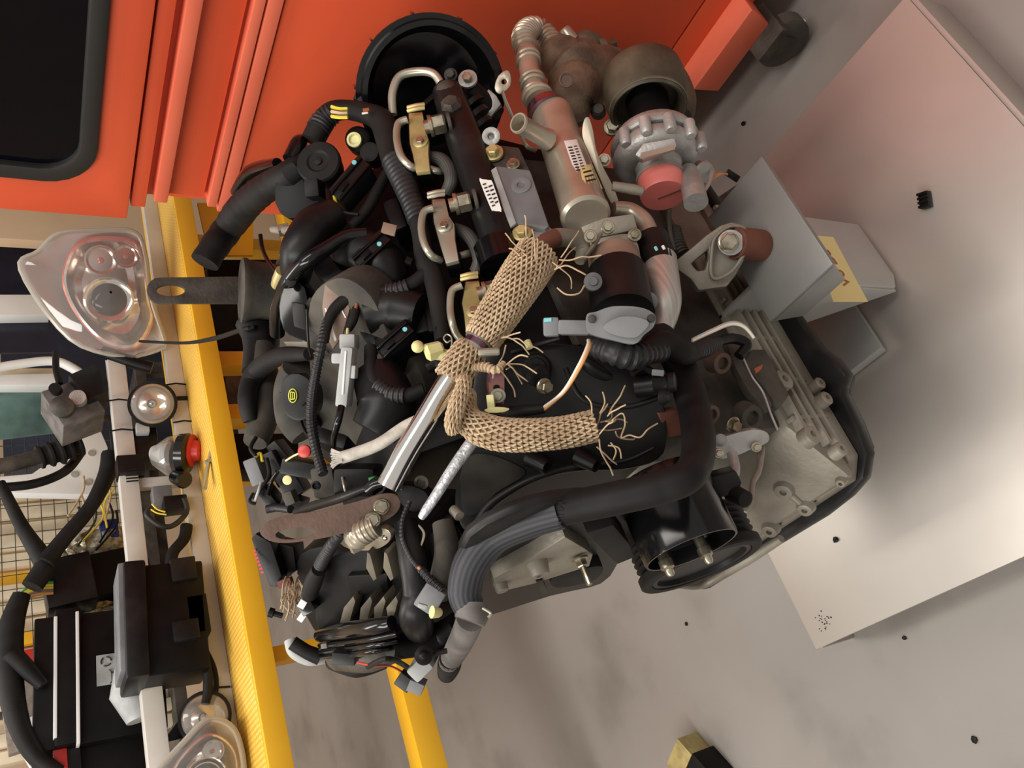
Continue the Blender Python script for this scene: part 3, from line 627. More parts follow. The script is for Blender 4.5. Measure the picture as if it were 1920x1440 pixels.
# upper block side
q = M(); q.prism([V((.32, .615, .44)), V((.80, .615, .44)), V((.80, .63, .70)), V((.32, .63, .70))], (0, .06, 0)); bs = q.build('block_side', 'castdark', EN, bevel=.006)
for (x, y, r) in ((1350, 680, 20), (1405, 782, 24), (1252, 793, 20), (1330, 776, 18)): lathe(bs, 'boss', (x, y, .015), 'fside', [(-20, r*1.15), (8, r), (9, r*.85), (9, r*.6), (0, r*.55)], 'castdark' if r > 22 else 'rust')
bolt(bs, (1375, 797, .02), 'fside', 11, 14)
plate(bs, 'gasket_shield', [(1385, 640), (1432, 700), (1448, 760), (1440, 772), (1405, 735), (1380, 690), (1362, 640)], .01, .01, 'castdark', 'side')
plate(bs, 'side_cover', [(1435, 655), (1480, 740), (1462, 765), (1440, 735), (1415, 705), (1395, 680), (1410, 655)], .012, .01, 'castdark', 'side')
tube(bs, 'gasket_edge', [(1392, 668, .02), (1410, 706, .02), (1430, 735, .02), (1445, 775, .02), (1458, 806, .02)], 2.2, 'cast')
plate(bs, 'rust_chip', [(1415, 690), (1432, 682), (1428, 692), (1418, 700)], .026, .002, 'copper', 'side')
plate(bs, 'rust_pad', [(1236, 775), (1275, 770), (1280, 815), (1250, 822)], .02, .02, 'rustred', 'fside')
# coolant outlet fitting (bright)
fit = plate(EN, 'pump_fitting', rpoly([(1335, 830), (1370, 815), (1415, 805), (1440, 812), (1440, 830), (1405, 845), (1380, 855), (1345, 860)], 3), .02, .03, 'cast', 'half', .003)
for x, y in ((1348, 850), (1418, 838)): bolt(fit, (x, y, .03), 'half', 7, 10)
for x, y, r in ((1350, 825, 12), (1412, 820, 17)): lathe(fit, 'boss', (x, y, .025), 'half', [(-10, r), (8, r), (10, r*.7)], 'cast')
tube(fit, 'pipe', [(1372, 850, .02), (1378, 880, .02), (1372, 905, .02)], 10, 'cast'); tube(fit, 'gasket', [(1430, 840, .02), (1424, 880, .02), (1412, 905, .02), (1408, 940, .02), (1398, 955, .02)], 5, 'castdull')
pl = plate(EN, 'sensor_block', [(1330, 895), (1380, 882), (1392, 905), (1385, 925), (1345, 935), (1330, 920)], .03, .04, 'plastic', 'half', .003); lathe(pl, 'nozzle', (1385, 930, .03), 'fside', [(-20, 18), (20, 16), (22, 12)], 'rubber')

# ---- crank pulley and drum pulley
def pulley(x, y, X, r, prof, m, n=48):
    p = at(x, y, X=X); k = px(p, r); return M().lathe(p, (-1, 0, 0), [(h, rr*k) for h, rr in prof], n).build('crank_pulley', m, EN), p, k
cp, pc, pk = pulley(1313, 1057, .195, 121, [(-.05, .6), (-.05, .97)]+[(-.045+.004*i, (.97 if i % 2 else .90)) for i in range(9)]+[(-.006, 1.0), (.004, 1.0), (.006, .97), (.006, .83), (-.004, .80), (-.006, .4), (-.03, .38), (-.03, .1)], 'rubber')
M().lathe(pc, (-1, 0, 0), [(-.001, pk*.80), (.0045, pk*.81), (.0045, pk*.74), (-.002, pk*.73)], 48).build('inner_ring', 'plastic', cp)
p = at(1297, 1032, X=.176); k = px(p, 93)
dr = M().lathe(p, (-1, 0, 0), [(-.085, k*.6), (-.085, k*.96), (-.08, k), (-.004, k), (0, k*.985), (0, k*.94), (-.016, k*.91), (-.02, k*.3), (-.02, k*.05)], 56).build('drum_pulley', 'gloss', EN)
for x, y in ((1246, 1050), (1318, 1027)):
    pp = at(x, y, X=.180); M().lathe(pp, (-1, 0, 0), [(-.012, .006), (.0, .006), (.0, .0075), (.009, .0075), (.011, .005), (.016, .0045), (.018, .003)], 12).build('stud', 'bolt', dr)
tube(EN, 'bracket_tail', [(1465, 1010, .0), (1400, 1050, .0), (1320, 1095, .0), (1270, 1100, .0)], [8, 10, 8, 3], 'castdull')

# ---- timing covers (black)
TC = plate(EN, 'timing_cover', rpoly([(905, 660), (985, 640), (1110, 652), (1205, 690), (1245, 760), (1246, 850), (1180, 880), (1080, 885), (1000, 905), (930, 950), (890, 998), (862, 985), (852, 930), (868, 860), (880, 760)], 4), -.015, .10, 'plastic', 'half', .008, ref=(1050, 820))
TCc = E(1050, 820, -.015)
def TCp(x, y, dz=0.0): return onplane(x, y, TCc+NRM['half']*dz, NRM['half'])
tube(TC, 'rim', [TCp(*q_) for q_ in ((886, 996), (915, 950), (960, 917), (1010, 893), (1080, 875), (1170, 864), (1225, 840))], [10, 9, 8, 7, 6, 4, 3], 'conduit')
plate(TC, 'dust_patch', rpoly([(868, 870), (905, 850), (965, 870), (985, 890), (930, 925), (892, 965), (866, 955)], 3), 0, .01, 'dustydark', 'half', ref=TCp(950, 900, .003))
for x, y in ((1013, 868), (1105, 866)):
    lathe(TC, 'mount_peg', TCp(x, y, .012), (-.75, -.5, -.25), [(-26, 19), (14, 14), (18, 13), (18, 8), (10, 7)], 'plastic')
plate(TC, 'notch', [(900, 975), (920, 966), (925, 976), (908, 988)], 0, .01, 'grey', 'half', ref=TCp(912, 977, .006))
tube(TC, 'seam', [TCp(*q_) for q_ in ((1060, 690), (1085, 740), (1120, 760), (1180, 762), (1235, 745))], 5, 'plastic')
tube(TC, 'shelf_edge', [(1080, 655, .015), (1110, 690, .015), (1160, 712, .015), (1215, 718, .01)], [14, 16, 14, 10], 'plastic')
mt = lathe(EN, 'rubber_mount', TCp(1006, 690, .01), 'half', [(-20, 28), (6, 28), (12, 25), (14, 20), (20, 18)], 'rubber'); lathe(mt, 'rubber_collar', TCp(1011, 705, .03), (-.5, -.55, .1), [(-12, 22), (6, 21), (9, 17)], 'rubber')
bolt(mt, TCp(1021, 724, .04), (-.55, -.6, .1), 12, 16, washer=1.3)
# lower front cover
LC = plate(EN, 'crank_cover', rpoly([(880, 1010), (1000, 950), (1130, 935), (1200, 960), (1195, 1010), (1165, 1050), (1130, 1095), (1030, 1120), (905, 1160), (868, 1165), (860, 1100)], 3), -.03, .014, 'plastic', 'front', .006, ref=(1040, 1060))
plate(LC, 'cast_face', [(925, 1085), (1000, 1045), (1060, 1007), (1095, 1028), (1112, 1040), (1105, 1062), (1000, 1095), (930, 1112)], -.015, .03, 'castdull', 'front', ref=(1040, 1060))
rb = onplane(1008, 1065, E(1040, 1060, -.01), NRM['front']); lathe(LC, 'boss', rb, 'front', [(-25, 26), (14, 19), (16, 17), (16, 8), (8, 7)], 'castdull')
rb = onplane(1088, 1050, E(1040, 1060, -.01), NRM['front']); bolt(LC, rb, 'front', 11, 14); lathe(LC, 'stud', rb, 'front', [(0, 6), (48, 6), (50, 4)], 'bolt', 10)
rb = onplane(940, 1100, E(1040, 1060, -.012), NRM['front']); lathe(LC, 'boss', rb, 'front', [(-10, 14), (8, 12), (10, 10)], 'castdull')
plate(LC, 'ridge', [(1005, 1090), (1018, 1088), (1028, 1112), (1015, 1118)], -.012, .02, 'plastic', 'front', ref=(1040, 1060)); plate(LC, 'pad', rpoly([(1035, 1085), (1080, 1070), (1130, 1062), (1120, 1085), (1080, 1098), (1040, 1102)], 3), -.016, .02, 'rubber', 'front', ref=(1040, 1060))
plate(LC, 'side_plate', [(1100, 1000), (1150, 985), (1180, 1020), (1190, 1045), (1158, 1058), (1128, 1030)], -.005, .04, 'rubber', 'front', ref=(1040, 1060))
lathe(LC, 'knob', (1150, 1000, .0), 'fside', [(-10, 18), (6, 16), (9, 12)], 'plastic')

# ---- coolant hose
tube(EN, 'coolant_hose', [(1262, 660, .03), (1283, 705, .035), (1302, 770, .05), (1310, 840, .08), (1292, 890, .115), (1235, 915, .12), (1150, 935, .11), (1055, 955, .09), (1020, 965, .085)], [29, 30, 31, 32, 32, 32, 32, 31, 30], 'rubber', n=20, k=10)
cv = tube(EN, 'braided_hose', [(1052, 957, .09), (990, 975, .08), (925, 1005, .065), (885, 1055, .055), (872, 1110, .045), (882, 1145, .04)], [35, 35, 35, 35, 33, 28], 'braid', n=24, k=14, label='black woven sleeve over the coolant hose')
for i in range(16):
    y_ = 925+i*4.4; x_ = 1046+(i-8)**2*.05; tube(cv, 'frayed_thread', [(x_, y_, .12-(i-8)**2*.0005), (x_+4+random.uniform(0, 9), y_+random.uniform(-6, 6), .123-(i-8)**2*.0005)], 1, 'rubber', n=4)
hc = tube(EN, 'hose_clamp', [(884, 1135, .04), (884, 1152, .04), (880, 1166, .04)], [33, 33, 29], 'greyrubber', n=20, k=4); tube(hc, 'clamp_ear', [(905, 1140, .07), (920, 1150, .07), (915, 1158, .07)], 3, 'steel', n=6)
tube(EN, 'coolant_pipe', [(882, 1160, .035), (870, 1190, .03), (852, 1225, .03), (842, 1240, .03)], [27, 25, 22, 20], 'greyrubber', n=18)
tube(EN, 'ribbed_elbow', [(846, 1232, .03), (842, 1248, .025), (838, 1262, .02)], [21, 21, 17], 'rubber', ribs=(.007, .06), n=16)

# ---- fuel rail, injector clamps, pipes
FR = tube(EN, 'fuel_rail', [(838, 172, .02), (875, 275, .022), (915, 390, .022), (942, 478, .02)], [28, 34, 35, 33], 'plastic', n=24)
tube(FR, 'rail_collar', [(928, 462, .02), (940, 500, .02)], [42, 42], 'gloss', n=20); lathe(FR, 'rail_nut', (838, 170, .03), (.9, -.25, .3), [(-22, 20), (6, 20), (14, 15)], 'castdark', 12)
lathe(FR, 'rail_nut', (846, 195, .045), 'cover', [(-12, 22), (0, 22), (4, 18), (10, 14)], 'castdark', 6)
lb = plate(FR, 'barcode_label', rpoly([(899, 338), (904, 336), (918, 338), (924, 343), (940, 392), (936, 395), (924, 394), (920, 390)], 2), .058, .001, 'labelwhite', 'cover', 0, label='white printed label on the black fuel rail')
for i in range(7):
    t = i/6; slab(lb, 'print_line', (905+17*t, 346+40*t, .0592), (911+17*t, 344+40*t, .0592), 2.2, .0004, 'ink', 'cover', 0)
for i in range(5):
    t = i/4; slab(lb, 'print_line', (916+12*t, 350+30*t, .0592), (923+11*t, 347+30*t, .0592), 2.6, .0004, 'ink', 'cover', 0)
slab(FR, 'mount_strap', (745, 240, .01), (832, 160, .02), 9, .01, 'plastic', 'cover')
def injector(poly, blt, clip, nut, loop, loop2, m='zinc'):
    c = plate(EN, 'injector_clamp', poly, .035, .007, m, 'cover', .0012); lathe(c, 'clamp_washer', (blt[0], blt[1], .036), 'cover', [(-2, 15), (2, 15), (4, 12)], m); bolt(c, (blt[0], blt[1], .039), 'cover', 8, 8, m='bolt', washer=0)
    xs = [p[0] for p in poly]; ys = [p[1] for p in poly]; cx_, cy_ = sum(xs)/len(xs), sum(ys)/len(ys)
    plate(c, 'injector_body', [(cx_+(x-cx_)*1.12, cy_+(y-cy_)*1.05) for x, y in poly], .026, .03, 'dark', 'cover', .002)
    for i in range(2): tube(c, 'clip', [(clip[0]-16, clip[1]+2+6*i, .045), (clip[0], clip[1]-2+6*i, .047), (clip[0]+16, clip[1]-4+6*i, .045)], 4, m, n=6)
    p = E(nut[0], nut[1], .045); ax = V((-.1, -.55, -.85))
    u = M().lathe(p, ax, [(-.016, px(p, 13)), (-.008, px(p, 13)), (-.006, px(p, 17))], 16); k_ = px(p, 1); u.hexa(p-ax.normalized()*.006, ax, 19*k_, 26*k_, 1.08); nn = u.build('union_nut', 'bolt', EN, smooth=25)
    lathe(nn, 'seal_ring', p+ax.normalized()*.017, ax, [(-3, 20), (3, 20), (5, 16)], 'castdark')
    tube(EN, 'injector_pipe', loop, 7.2, 'steel', n=10)
    if loop2: tube(EN, 'injector_pipe_end', loop2, 7, 'steel', n=10)
injector([(766, 212), (792, 210), (797, 240), (804, 262), (803, 288), (806, 320), (780, 323), (774, 290), (768, 268)], (788, 266), (780, 200), (818, 234), [(764, 224, .04), (747, 232, .04), (744, 260, .04), (752, 292, .04), (770, 312, .035), (785, 318, .02)], [(806, 316, .02), (822, 321, .015), (832, 320, .0)])
injector([(810, 374), (834, 372), (842, 405), (852, 420), (853, 448), (860, 488), (836, 494), (826, 462), (813, 415)], (833, 424), (818, 362), (866, 380), [(812, 390, .04), (795, 398, .04), (790, 425, .04), (795, 455, .04), (808, 478, .035), (826, 489, .02)], [(862, 480, .02), (875, 476, .015), (886, 474, .0)], 'steel')
injector([(873, 528), (898, 526), (905, 562), (902, 588), (900, 612), (890, 635), (874, 630), (870, 590), (866, 568)], (888, 583), (880, 516), (921, 545), [(866, 535, .04), (848, 545, .04), (844, 575, .04), (848, 605, .04), (858, 630, .03), (878, 646, .02)], None, 'zinc')
tube(EN, 'fuel_pipe', [(737, 215, .02), (736, 175, .03), (750, 143, .035), (785, 134, .035), (812, 138, .035), (826, 155, .03)], 8, 'steel', n=12)
tube(EN, 'return_hose', [(806, 296, .015), (828, 300, .02), (843, 318, .022), (846, 340, .02), (838, 362, .01)], 13, 'hosebraid', n=14); tube(EN, 'return_hose', [(852, 430, .01), (876, 440, .018), (892, 462, .02), (899, 488, .02), (893, 508, .01)], 13, 'hosebraid', n=14)
# injector rail block and its bolts
IB = plate(EN, 'bracket_block', [(916, 322), (931, 310), (994, 318), (1030, 424), (1022, 430), (966, 418), (956, 424)], .035, .035, 'grey', 'cover', .004)
plate(IB, 'block_side', [(916, 322), (930, 312), (968, 418), (957, 426)], .037, .004, 'lightgrey', 'cover', .001)
lathe(IB, 'threaded_hole', (977, 347, .036), 'cover', [(-2, 19), (1, 19), (2, 15), (1, 8), (-6, 6)], 'grey')
bk = plate(EN, 'bracket', [(893, 268), (905, 258), (935, 272), (973, 276), (998, 330), (935, 318), (912, 300)], .025, .012, 'castdark', 'cover', .002)
for x, y in ((925, 287), (979, 437)): lathe(bk, 'washer', (x, y, .03), 'cover', [(-3, 19), (2, 19), (4, 15)], 'zinc'); bolt(bk, (x, y, .034), 'cover', 11, 14, m='zinc', washer=0)
lathe(bk, 'ring', (921, 256, .03), 'half', [(-4, 17), (3, 17), (4, 12), (3, 7), (-4, 6)], 'cast'); plate(bk, 'foot', [(995, 430), (1030, 424), (1045, 440), (1035, 452), (1008, 455)], .03, .012, 'cast', 'cover'); bolt(bk, (962, 307, .034), 'cover', 9, 8)
tube(bk, 'pin', [(975, 465, .03), (992, 462, .03)], 6, 'castdark')
ht = plate(EN, 'heat_shield_tab', rpoly([(927, 165), (934, 142), (950, 131), (957, 140), (957, 160), (945, 172), (935, 176)], 2), .02, .003, 'nickel', 'half', .0008, holes=[oval(945, 153, 5, 5)])
tube(ht, 'strap', [(942, 172, .018), (950, 195, .014), (962, 222, .01), (978, 255, .01), (988, 275, .01), (1005, 283, .01)], 6, 'nickel', n=8, flat=.35); plate(ht, 'lug', [(903, 195), (915, 165), (930, 178), (940, 195), (918, 222), (905, 225)], .0, .02, 'cast', 'half', .003)
st = lathe(EN, 'stud_mount', (888, 175, .0), (.35, -.45, .8), [(-60, 26), (-10, 22), (10, 20), (14, 18)], 'dark'); lathe(st, 'washer', (877, 148, .02), (-.25, -.7, .6), [(-4, 18), (2, 18), (3, 14)], 'cast'); bolt(st, (876, 147, .024), (-.25, -.7, .6), 9, 9, washer=0)
for i in range(3): lathe(st, 'fin', (885+8*i, 200+20*i, -.01), (.8, -.1, .5), [(-5, 28), (5, 28)], 'plastic')
bolt(EN, (845, 140, .0), 'half', 9, 9, m='castdark')

# ---- rear round cover
p = at(810, 178, d=1.16); ax = V((-.86, -.44, .26)).normalized(); k = px(p, 1)
RC = M().lathe(p, ax, [(-.06, 60*k), (-.055, 128*k), (-.012, 140*k), (0, 141*k), (.002, 132*k), (.012, 130*k), (.014, 121*k), (-.01, 116*k), (-.035, 104*k), (-.04, 50*k), (-.04, 2*k)], 56).build('round_cover', 'gloss', EN, label='large round black cover at the back of the engine')
u = ax.orthogonal().normalized(); v = ax.cross(u)
for i in range(10):
    a = i*math.pi/5; c = p-ax*.012+(u*math.cos(a)+v*math.sin(a))*141*k; M().box(c, ax*.012, (u*math.cos(a)+v*math.sin(a))*.0018, (v*math.cos(a)-u*math.sin(a))*.0016).build('rib', 'gloss', RC)

# ---- exhaust recirculation cooler, bellows
c0, c1 = E(1035, 215, .03), E(1098, 405, .055); ax = (c1-c0); L_ = ax.length; k = px((c0+c1)/2, 1)
CO = M().lathe(c0, ax, [(-.03, 20*k), (-.022, 24*k), (-.012, 34*k), (0, 40*k), (.004, 42*k), (.008, 41*k), (L_*.5, 41*k), (L_*.95, 42*k), (L_*.97, 44*k), (L_, 44*k), (L_+.004, 38*k)], 36).build('gas_cooler', 'nickel', EN)
def patch(par, name, pix, up, m, grow=1.012, label=None):     # label wrapped round the cooler: corners in pixels, projected on the cylinder
    A = ax.normalized(); R0 = 41.0*k*grow; out = []
    def hit(x, y):
        r = ray(x, y); o = CAM-c0; rp = r-A*r.dot(A); op = o-A*o.dot(A)
        a, b, c = rp.dot(rp), 2*rp.dot(op), op.dot(op)-R0*R0; dd = max(b*b-4*a*c, 0); return CAM+r*((-b-math.sqrt(dd))/(2*a))
    (x0, y0), (x1, y1), (x2, y2), (x3, y3) = pix; N = 6; vs = []
    for i in range(N+1):
        for j in range(N+1):
            s, t = i/N, j/N; vs.append(hit((x0*(1-s)+x1*s)*(1-t)+(x3*(1-s)+x2*s)*t, (y0*(1-s)+y1*s)*(1-t)+(y3*(1-s)+y2*s)*t))
    q = M(); q.add(vs, [(i*(N+1)+j, i*(N+1)+j+1, (i+1)*(N+1)+j+1, (i+1)*(N+1)+j) for i in range(N) for j in range(N)]); return q.build(name, m, par, label=label)
lw = patch(CO, 'barcode_label', [(1057, 264), (1081, 261), (1108, 330), (1086, 346)], 0, 'labelwhite', label='white barcode label on the steel cooler')
for i in range(9):
    t = .10+i*.072; w_ = .02+.016*(i % 3)
    a0 = (1062+26*t, 268+74*t); patch(lw, 'barcode_bar', [(a0[0], a0[1]), (a0[0]+8, a0[1]-1), (a0[0]+8+1, a0[1]-1+2.6), (a0[0]+1, a0[1]+2.6)], 0, 'ink', 1.02)
    patch(lw, 'barcode_bar', [(a0[0]+11, a0[1]-2), (a0[0]+17, a0[1]-3), (a0[0]+18, a0[1]-1.2), (a0[0]+12, a0[1])], 0, 'ink', 1.02)
ly = patch(CO, 'yellow_label', [(1087, 312), (1110, 307), (1130, 354), (1093, 346)], 0, 'labelyellow', 1.018, label='yellow printed label on the steel cooler')
for i in range(3): patch(ly, 'print_line', [(1093+i*3, 322+i*8), (1108+i*4, 318+i*8), (1110+i*4, 321+i*8), (1094+i*3, 325+i*8)], 0, 'ink', 1.024)
BP = tube(EN, 'bellows_pipe', [(1012, 190, .03), (1002, 165, .03), (994, 140, .03), (990, 115, .03), (987, 92, .03)], [27, 20, 19, 19, 19], 'nickel', n=18)
for x, y, r in ((1008, 182, 30), (1000, 160, 25), (998, 152, 25), (991, 118, 24), (990, 110, 24), (1003, 172, 23)): 
    p_ = E(x, y, .03); M().lathe(p_, E(990, 115, .03)-E(1003, 165, .03), [(-.003, px(p_, r)*.9), (-.001, px(p_, r)), (.002, px(p_, r)), (.004, px(p_, r)*.9)], 24).build('pipe_ring', 'nickel', BP)
tube(EN, 'bellows', [(988, 96, .03), (982, 72, .03), (992, 56, .03), (1010, 56, .03), (1028, 72, .03), (1042, 92, .03)], [20, 22, 22, 21, 20, 20], 'nickel', ribs=(.0085, .09), n=18)
tube(CO, 'heat_ring', [(1018, 198, .03), (1026, 212, .03)], [33, 40], 'tint', n=24)
sb = M(); a_, b_ = E(1026, 262, .055), E(971, 230, .075); d_ = (b_-a_); sb.lathe(a_, d_, [(0, 21*k), (.008, 19*k), (.012, 17*k), (d_.length-.006, 17*k), (d_.length-.003, 19*k), (d_.length, 18*k), (d_.length, 15*k), (d_.length-.03, 14*k)], 24); sb.build('water_stub', 'nickel', CO)
# ---- exhaust elbow (rusty cast), turbine, compressor
XE = M(); XE.tube(spline([E(1038, 92, .02), E(1060, 118, .03), E(1090, 140, .03), E(1135, 140, .02), E(1165, 150, .01)], 6), [px(E(1060, 120, .03), r) for r in [26]+[34]*3+[44]*4+[56]*8+[54]*4+[46]*4+[40]], 18)
XE.tube(spline([E(1090, 120, .02), E(1078, 160, .03), E(1070, 195, .02), E(1075, 225, .0)], 6), [px(E(1060, 120, .03), r) for r in [50]*4+[46]*4+[42]*4+[36]*4+[30]*3], 16)
XE = XE.build('exhaust_elbow', 'iron', EN)
M().ell(E(1105, 82, .03), V((0, 0, 1))*.028, V((1, 0, 0))*.025, V((0, 1, 0))*.02).build('lug', 'iron', XE); lathe(XE, 'stub', (1065, 65, .03), (.7, -.3, .6), [(-14, 14), (10, 12), (14, 9)], 'steel')
plate(XE, 'flange', [(1122, 72), (1135, 70), (1178, 155), (1170, 168), (1155, 165)], .035, .014, 'iron', 'half', .003); lathe(XE, 'stud', (1150, 85, .03), 'cover', [(-4, 8), (10, 7)], 'iron', 8); tube(XE, 'stud', [(1162, 150, .045), (1180, 148, .045)], 6, 'iron')
lathe(XE, 'cast_mark', (1062, 150, .062), 'half', [(-2, 14), (1, 14), (2, 11), (0, 10)], 'rust')
ta, tb = E(1208, 160, .10), E(1243, 362, .07); ad = (tb-ta); TL = ad.length; ad.normalize(); k = px(ta, 1)
TU = M().lathe(ta, ad, [(-.035, 40*k), (-.032, 60*k), (-.02, 74*k), (.0, 78*k), (.03, 76*k), (.048, 70*k), (.05, 66*k), (.046, 60*k), (.025, 55*k)], 40).build('turbine_housing', 'turbine', EN)
sc_ = spline([E(1160, 130, .0), E(1200, 118, .01), E(1245, 140, .02), E(1272, 185, .03), E(1270, 225, .03)], 8); M().tube(sc_, [px(p, 26+8*math.sin(i/len(sc_)*3)) for i, p in enumerate(sc_)], 16).build('scroll', 'turbine', TU)
M().lathe(ta+ad*.042, ad, [(0, 71*k), (.001, 72*k), (.004, 72*k), (.005, 71*k)], 40, cap=False).build('clamp_band', 'fin', TU)
M().lathe(ta+ad*.05, ad, [(-.02, 40*k), (.02, 36*k), (.05, 36*k), (.06, 50*k)], 28).build('bearing_housing', 'dark', TU)
kc = px(tb, 1)
cpos = tb-ad*.062
CH = M().lathe(cpos-ad*.022, ad, [(-.012, 60*kc), (-.012, 78*kc), (-.004, 84*kc), (0, 86*kc), (.006, 84*kc), (.008, 80*kc)], 40).build('compressor_backplate', 'cast', EN)
scr = []; un = ad.orthogonal().normalized(); vn = ad.cross(un); dn = (RIGHT-ad*RIGHT.dot(ad)).normalized(); en = ad.cross(dn)
for i in range(41):
    a = -0.6+i/40*2*math.pi; scr.append((cpos+(dn*math.cos(a)+en*math.sin(a))*57*kc, (20+13*i/40)*kc))
CV = M(); CV.tube([s[0] for s in scr], [s[1] for s in scr], 16); CV.lathe(cpos, ad, [(-.012, 60*kc), (.004, 56*kc), (.014, 46*kc), (.03, 40*kc), (.034, 46*kc), (.04, 46*kc)], 36); CV = CV.build('compressor_housing', 'cast', EN)
for i in range(5):
    a = math.radians(-62+i*30); upn = (-DOWN-ad*(-DOWN).dot(ad)).normalized(); c = cpos-ad*.004+(upn*math.cos(a)+ad.cross(upn)*math.sin(a))*85*kc; M().lathe(c-ad*.012, ad, [(0, 11*kc), (.022, 11*kc), (.026, 8*kc)], 14).build('screw_boss', 'cast', CV)
CAPm = M().lathe(tb-ad*.028, ad, [(0, 40*kc), (.0, 44*kc), (.03, 43*kc), (.033, 41*kc), (.033, 1*kc)], 40).build('dust_cap', 'pink', CV, label='pink plastic cap closing the turbocharger inlet')
sl = tb+ad*.0052; M().box(sl+(dn*.55+en*.25)*20*kc, (dn*.85+en*.5).normalized()*24*kc, (en*.85-dn*.5).normalized()*1.4*kc, ad*.0006).build('cap_slit', 'rustred', CAPm)
pd = plate(CV, 'name_pad', [(1190, 290), (1206, 268), (1265, 258), (1270, 275), (1205, 300)], .118, .02, 'cast', 'half', .003); plate(pd, 'name_plate', [(1199, 298), (1203, 286), (1265, 271), (1266, 280)], .121, .001, 'brownlabel', 'half', 0)
tube(CV, 'outlet', [E(1290, 325, .09), E(1298, 350, .10), E(1305, 380, .10)], [20, 22, 23], 'cast', n=20)
lathe(CV, 'solenoid', (1168, 352, .09), (-.4, -.3, -.8), [(-20, 9), (20, 10), (38, 9), (40, 6)], 'castdull', 14); bolt(CV, (1133, 300, .06), 'half', 9, 10); bolt(CV, (1148, 238, .04), 'half', 12, 14); lathe(CV, 'oil_union', (1122, 207, .03), 'half', [(-10, 15), (8, 13), (12, 9)], 'castdark')
plate(EN, 'heat_shield', rpoly([(1095, 225), (1104, 220), (1112, 245), (1118, 280), (1132, 315), (1150, 350), (1162, 388), (1145, 380), (1125, 335), (1105, 290), (1092, 255)], 3), .06, .003, 'nickel', 'half', .0008)
lathe(CV, 'actuator_lever', (1318, 325, .09), 'fside', [(-14, 24), (6, 22), (9, 18)], 'cast'); tube(CV, 'lever_arm', [(1322, 302, .10), (1334, 318, .10), (1328, 345, .10), (1318, 360, .10)], 4, 'cast')
cn = slab(CV, 'connector', (1362, 322, .09), (1385, 337, .09), 14, .012, 'dark', 'view')
for i in range(4): tube(cn, 'wire', [(1335, 338-i*3, .09), (1350, 328-i, .09), (1364, 325+i, .088)], 1.2, 'wireorange', n=5)
tube(EN, 'oil_drain', [(1255, 385, .05), (1255, 430, .04), (1265, 470, .03)], 5, 'castdark'); tube(EN, 'spring', [(1262, 432, .03), (1270, 460, .03), (1280, 478, .03)], 14, 'castdark', ribs=(.005, .14), n=12)
plate(EN, 'block_dark_plate', [(1330, 380), (1390, 340), (1420, 400), (1400, 520), (1350, 560), (1290, 500), (1280, 430)], -.02, .02, 'castdark', 'side')  # dark cast plate on the block side, behind the mount arm

# ---- engine mount arm
MA = plate(EN, 'mount_arm', [(1262, 492), (1300, 462), (1324, 441), (1352, 422), (1372, 416), (1392, 420), (1406, 436), (1409, 455), (1404, 474), (1380, 516), (1363, 538), (1310, 545), (1296, 524), (1274, 508)], .07, .03, 'castdull', 'half', .004, holes=[[(1296, 494), (1328, 468), (1328, 484), (1322, 506), (1308, 508)]])
tube(MA, 'rim', [onplane(x, y, E(1340, 475, .073), NRM['half']) for x, y in rpoly([(1336, 462), (1346, 440), (1370, 424), (1394, 428), (1402, 450), (1396, 474), (1370, 510), (1335, 520)], 3)], 4, 'castdull', n=8, k=2, closed=True)
lathe(MA, 'washer', onplane(1370, 455, E(1340, 475, .076), NRM['half']), 'half', [(-3, 24), (2, 24), (3, 18)], 'cast'); bolt(MA, onplane(1367, 454, E(1340, 475, .080), NRM['half']), 'half', 16, 10, washer=1.2)
spz = at(1402, 458, Z=.475); M().lathe((spz.x, spz.y, .451), (0, 0, 1), [(0, .021), (.05, .021)], 24).build('spacer', 'rustred', EN, label='rusty spacer tube under the mount arm')

# ---- recirculation valve
VB = plate(EN, 'valve_flange', [(1088, 425), (1132, 408), (1188, 400), (1196, 430), (1150, 440), (1100, 450)], .06, .03, 'castdull', 'half', .003)
for x, y in ((1140, 426), (1107, 443), (1190, 440), (1182, 485)): bolt(VB, (x, y, .075), 'half', 9, 11)
tube(EN, 'elbow_pipe', [(1150, 392, .05), (1180, 396, .055), (1206, 415, .06), (1220, 445, .06), (1226, 462, .06)], [14, 17, 18, 18, 18], 'nickel', n=18)
hcl = tube(EN, 'hose_clamp', [(1221, 448, .06), (1232, 480, .06), (1237, 500, .06)], [32, 33, 33], 'plastic', n=20, k=3); slab(hcl, 'paint_mark', (1228, 462, .112), (1232, 470, .112), 6, .002, 'cyan'); slab(hcl, 'paint_mark', (1242, 460, .112), (1246, 468, .112), 6, .002, 'labelwhite')
tube(EN, 'foil_hose', [(1236, 488, .06), (1242, 525, .06), (1248, 565, .058), (1244, 600, .05), (1236, 632, .045)], [33, 32, 30, 25, 17], 'silverhose', n=22)
VA = plate(EN, 'valve_body', rpoly([(1105, 455), (1150, 440), (1185, 440), (1200, 470), (1195, 510), (1140, 505), (1110, 490)], 3), .05, .05, 'castdull', 'half', .004)
tube(VA, 'tan_ring', [(1150, 482, .055), (1158, 518, .055)], [48, 52], 'brownlabel', n=24, k=3); AC = tube(EN, 'valve_actuator', [(1156, 512, .055), (1163, 560, .055), (1168, 592, .055)], [55, 58, 60], 'plastic', n=28, k=4)
for x, y in ((1112, 528), (1216, 565)): lathe(AC, 'screw_lug', (x, y, .075), 'half', [(-14, 18), (4, 17), (6, 9), (10, 8)], 'grey')
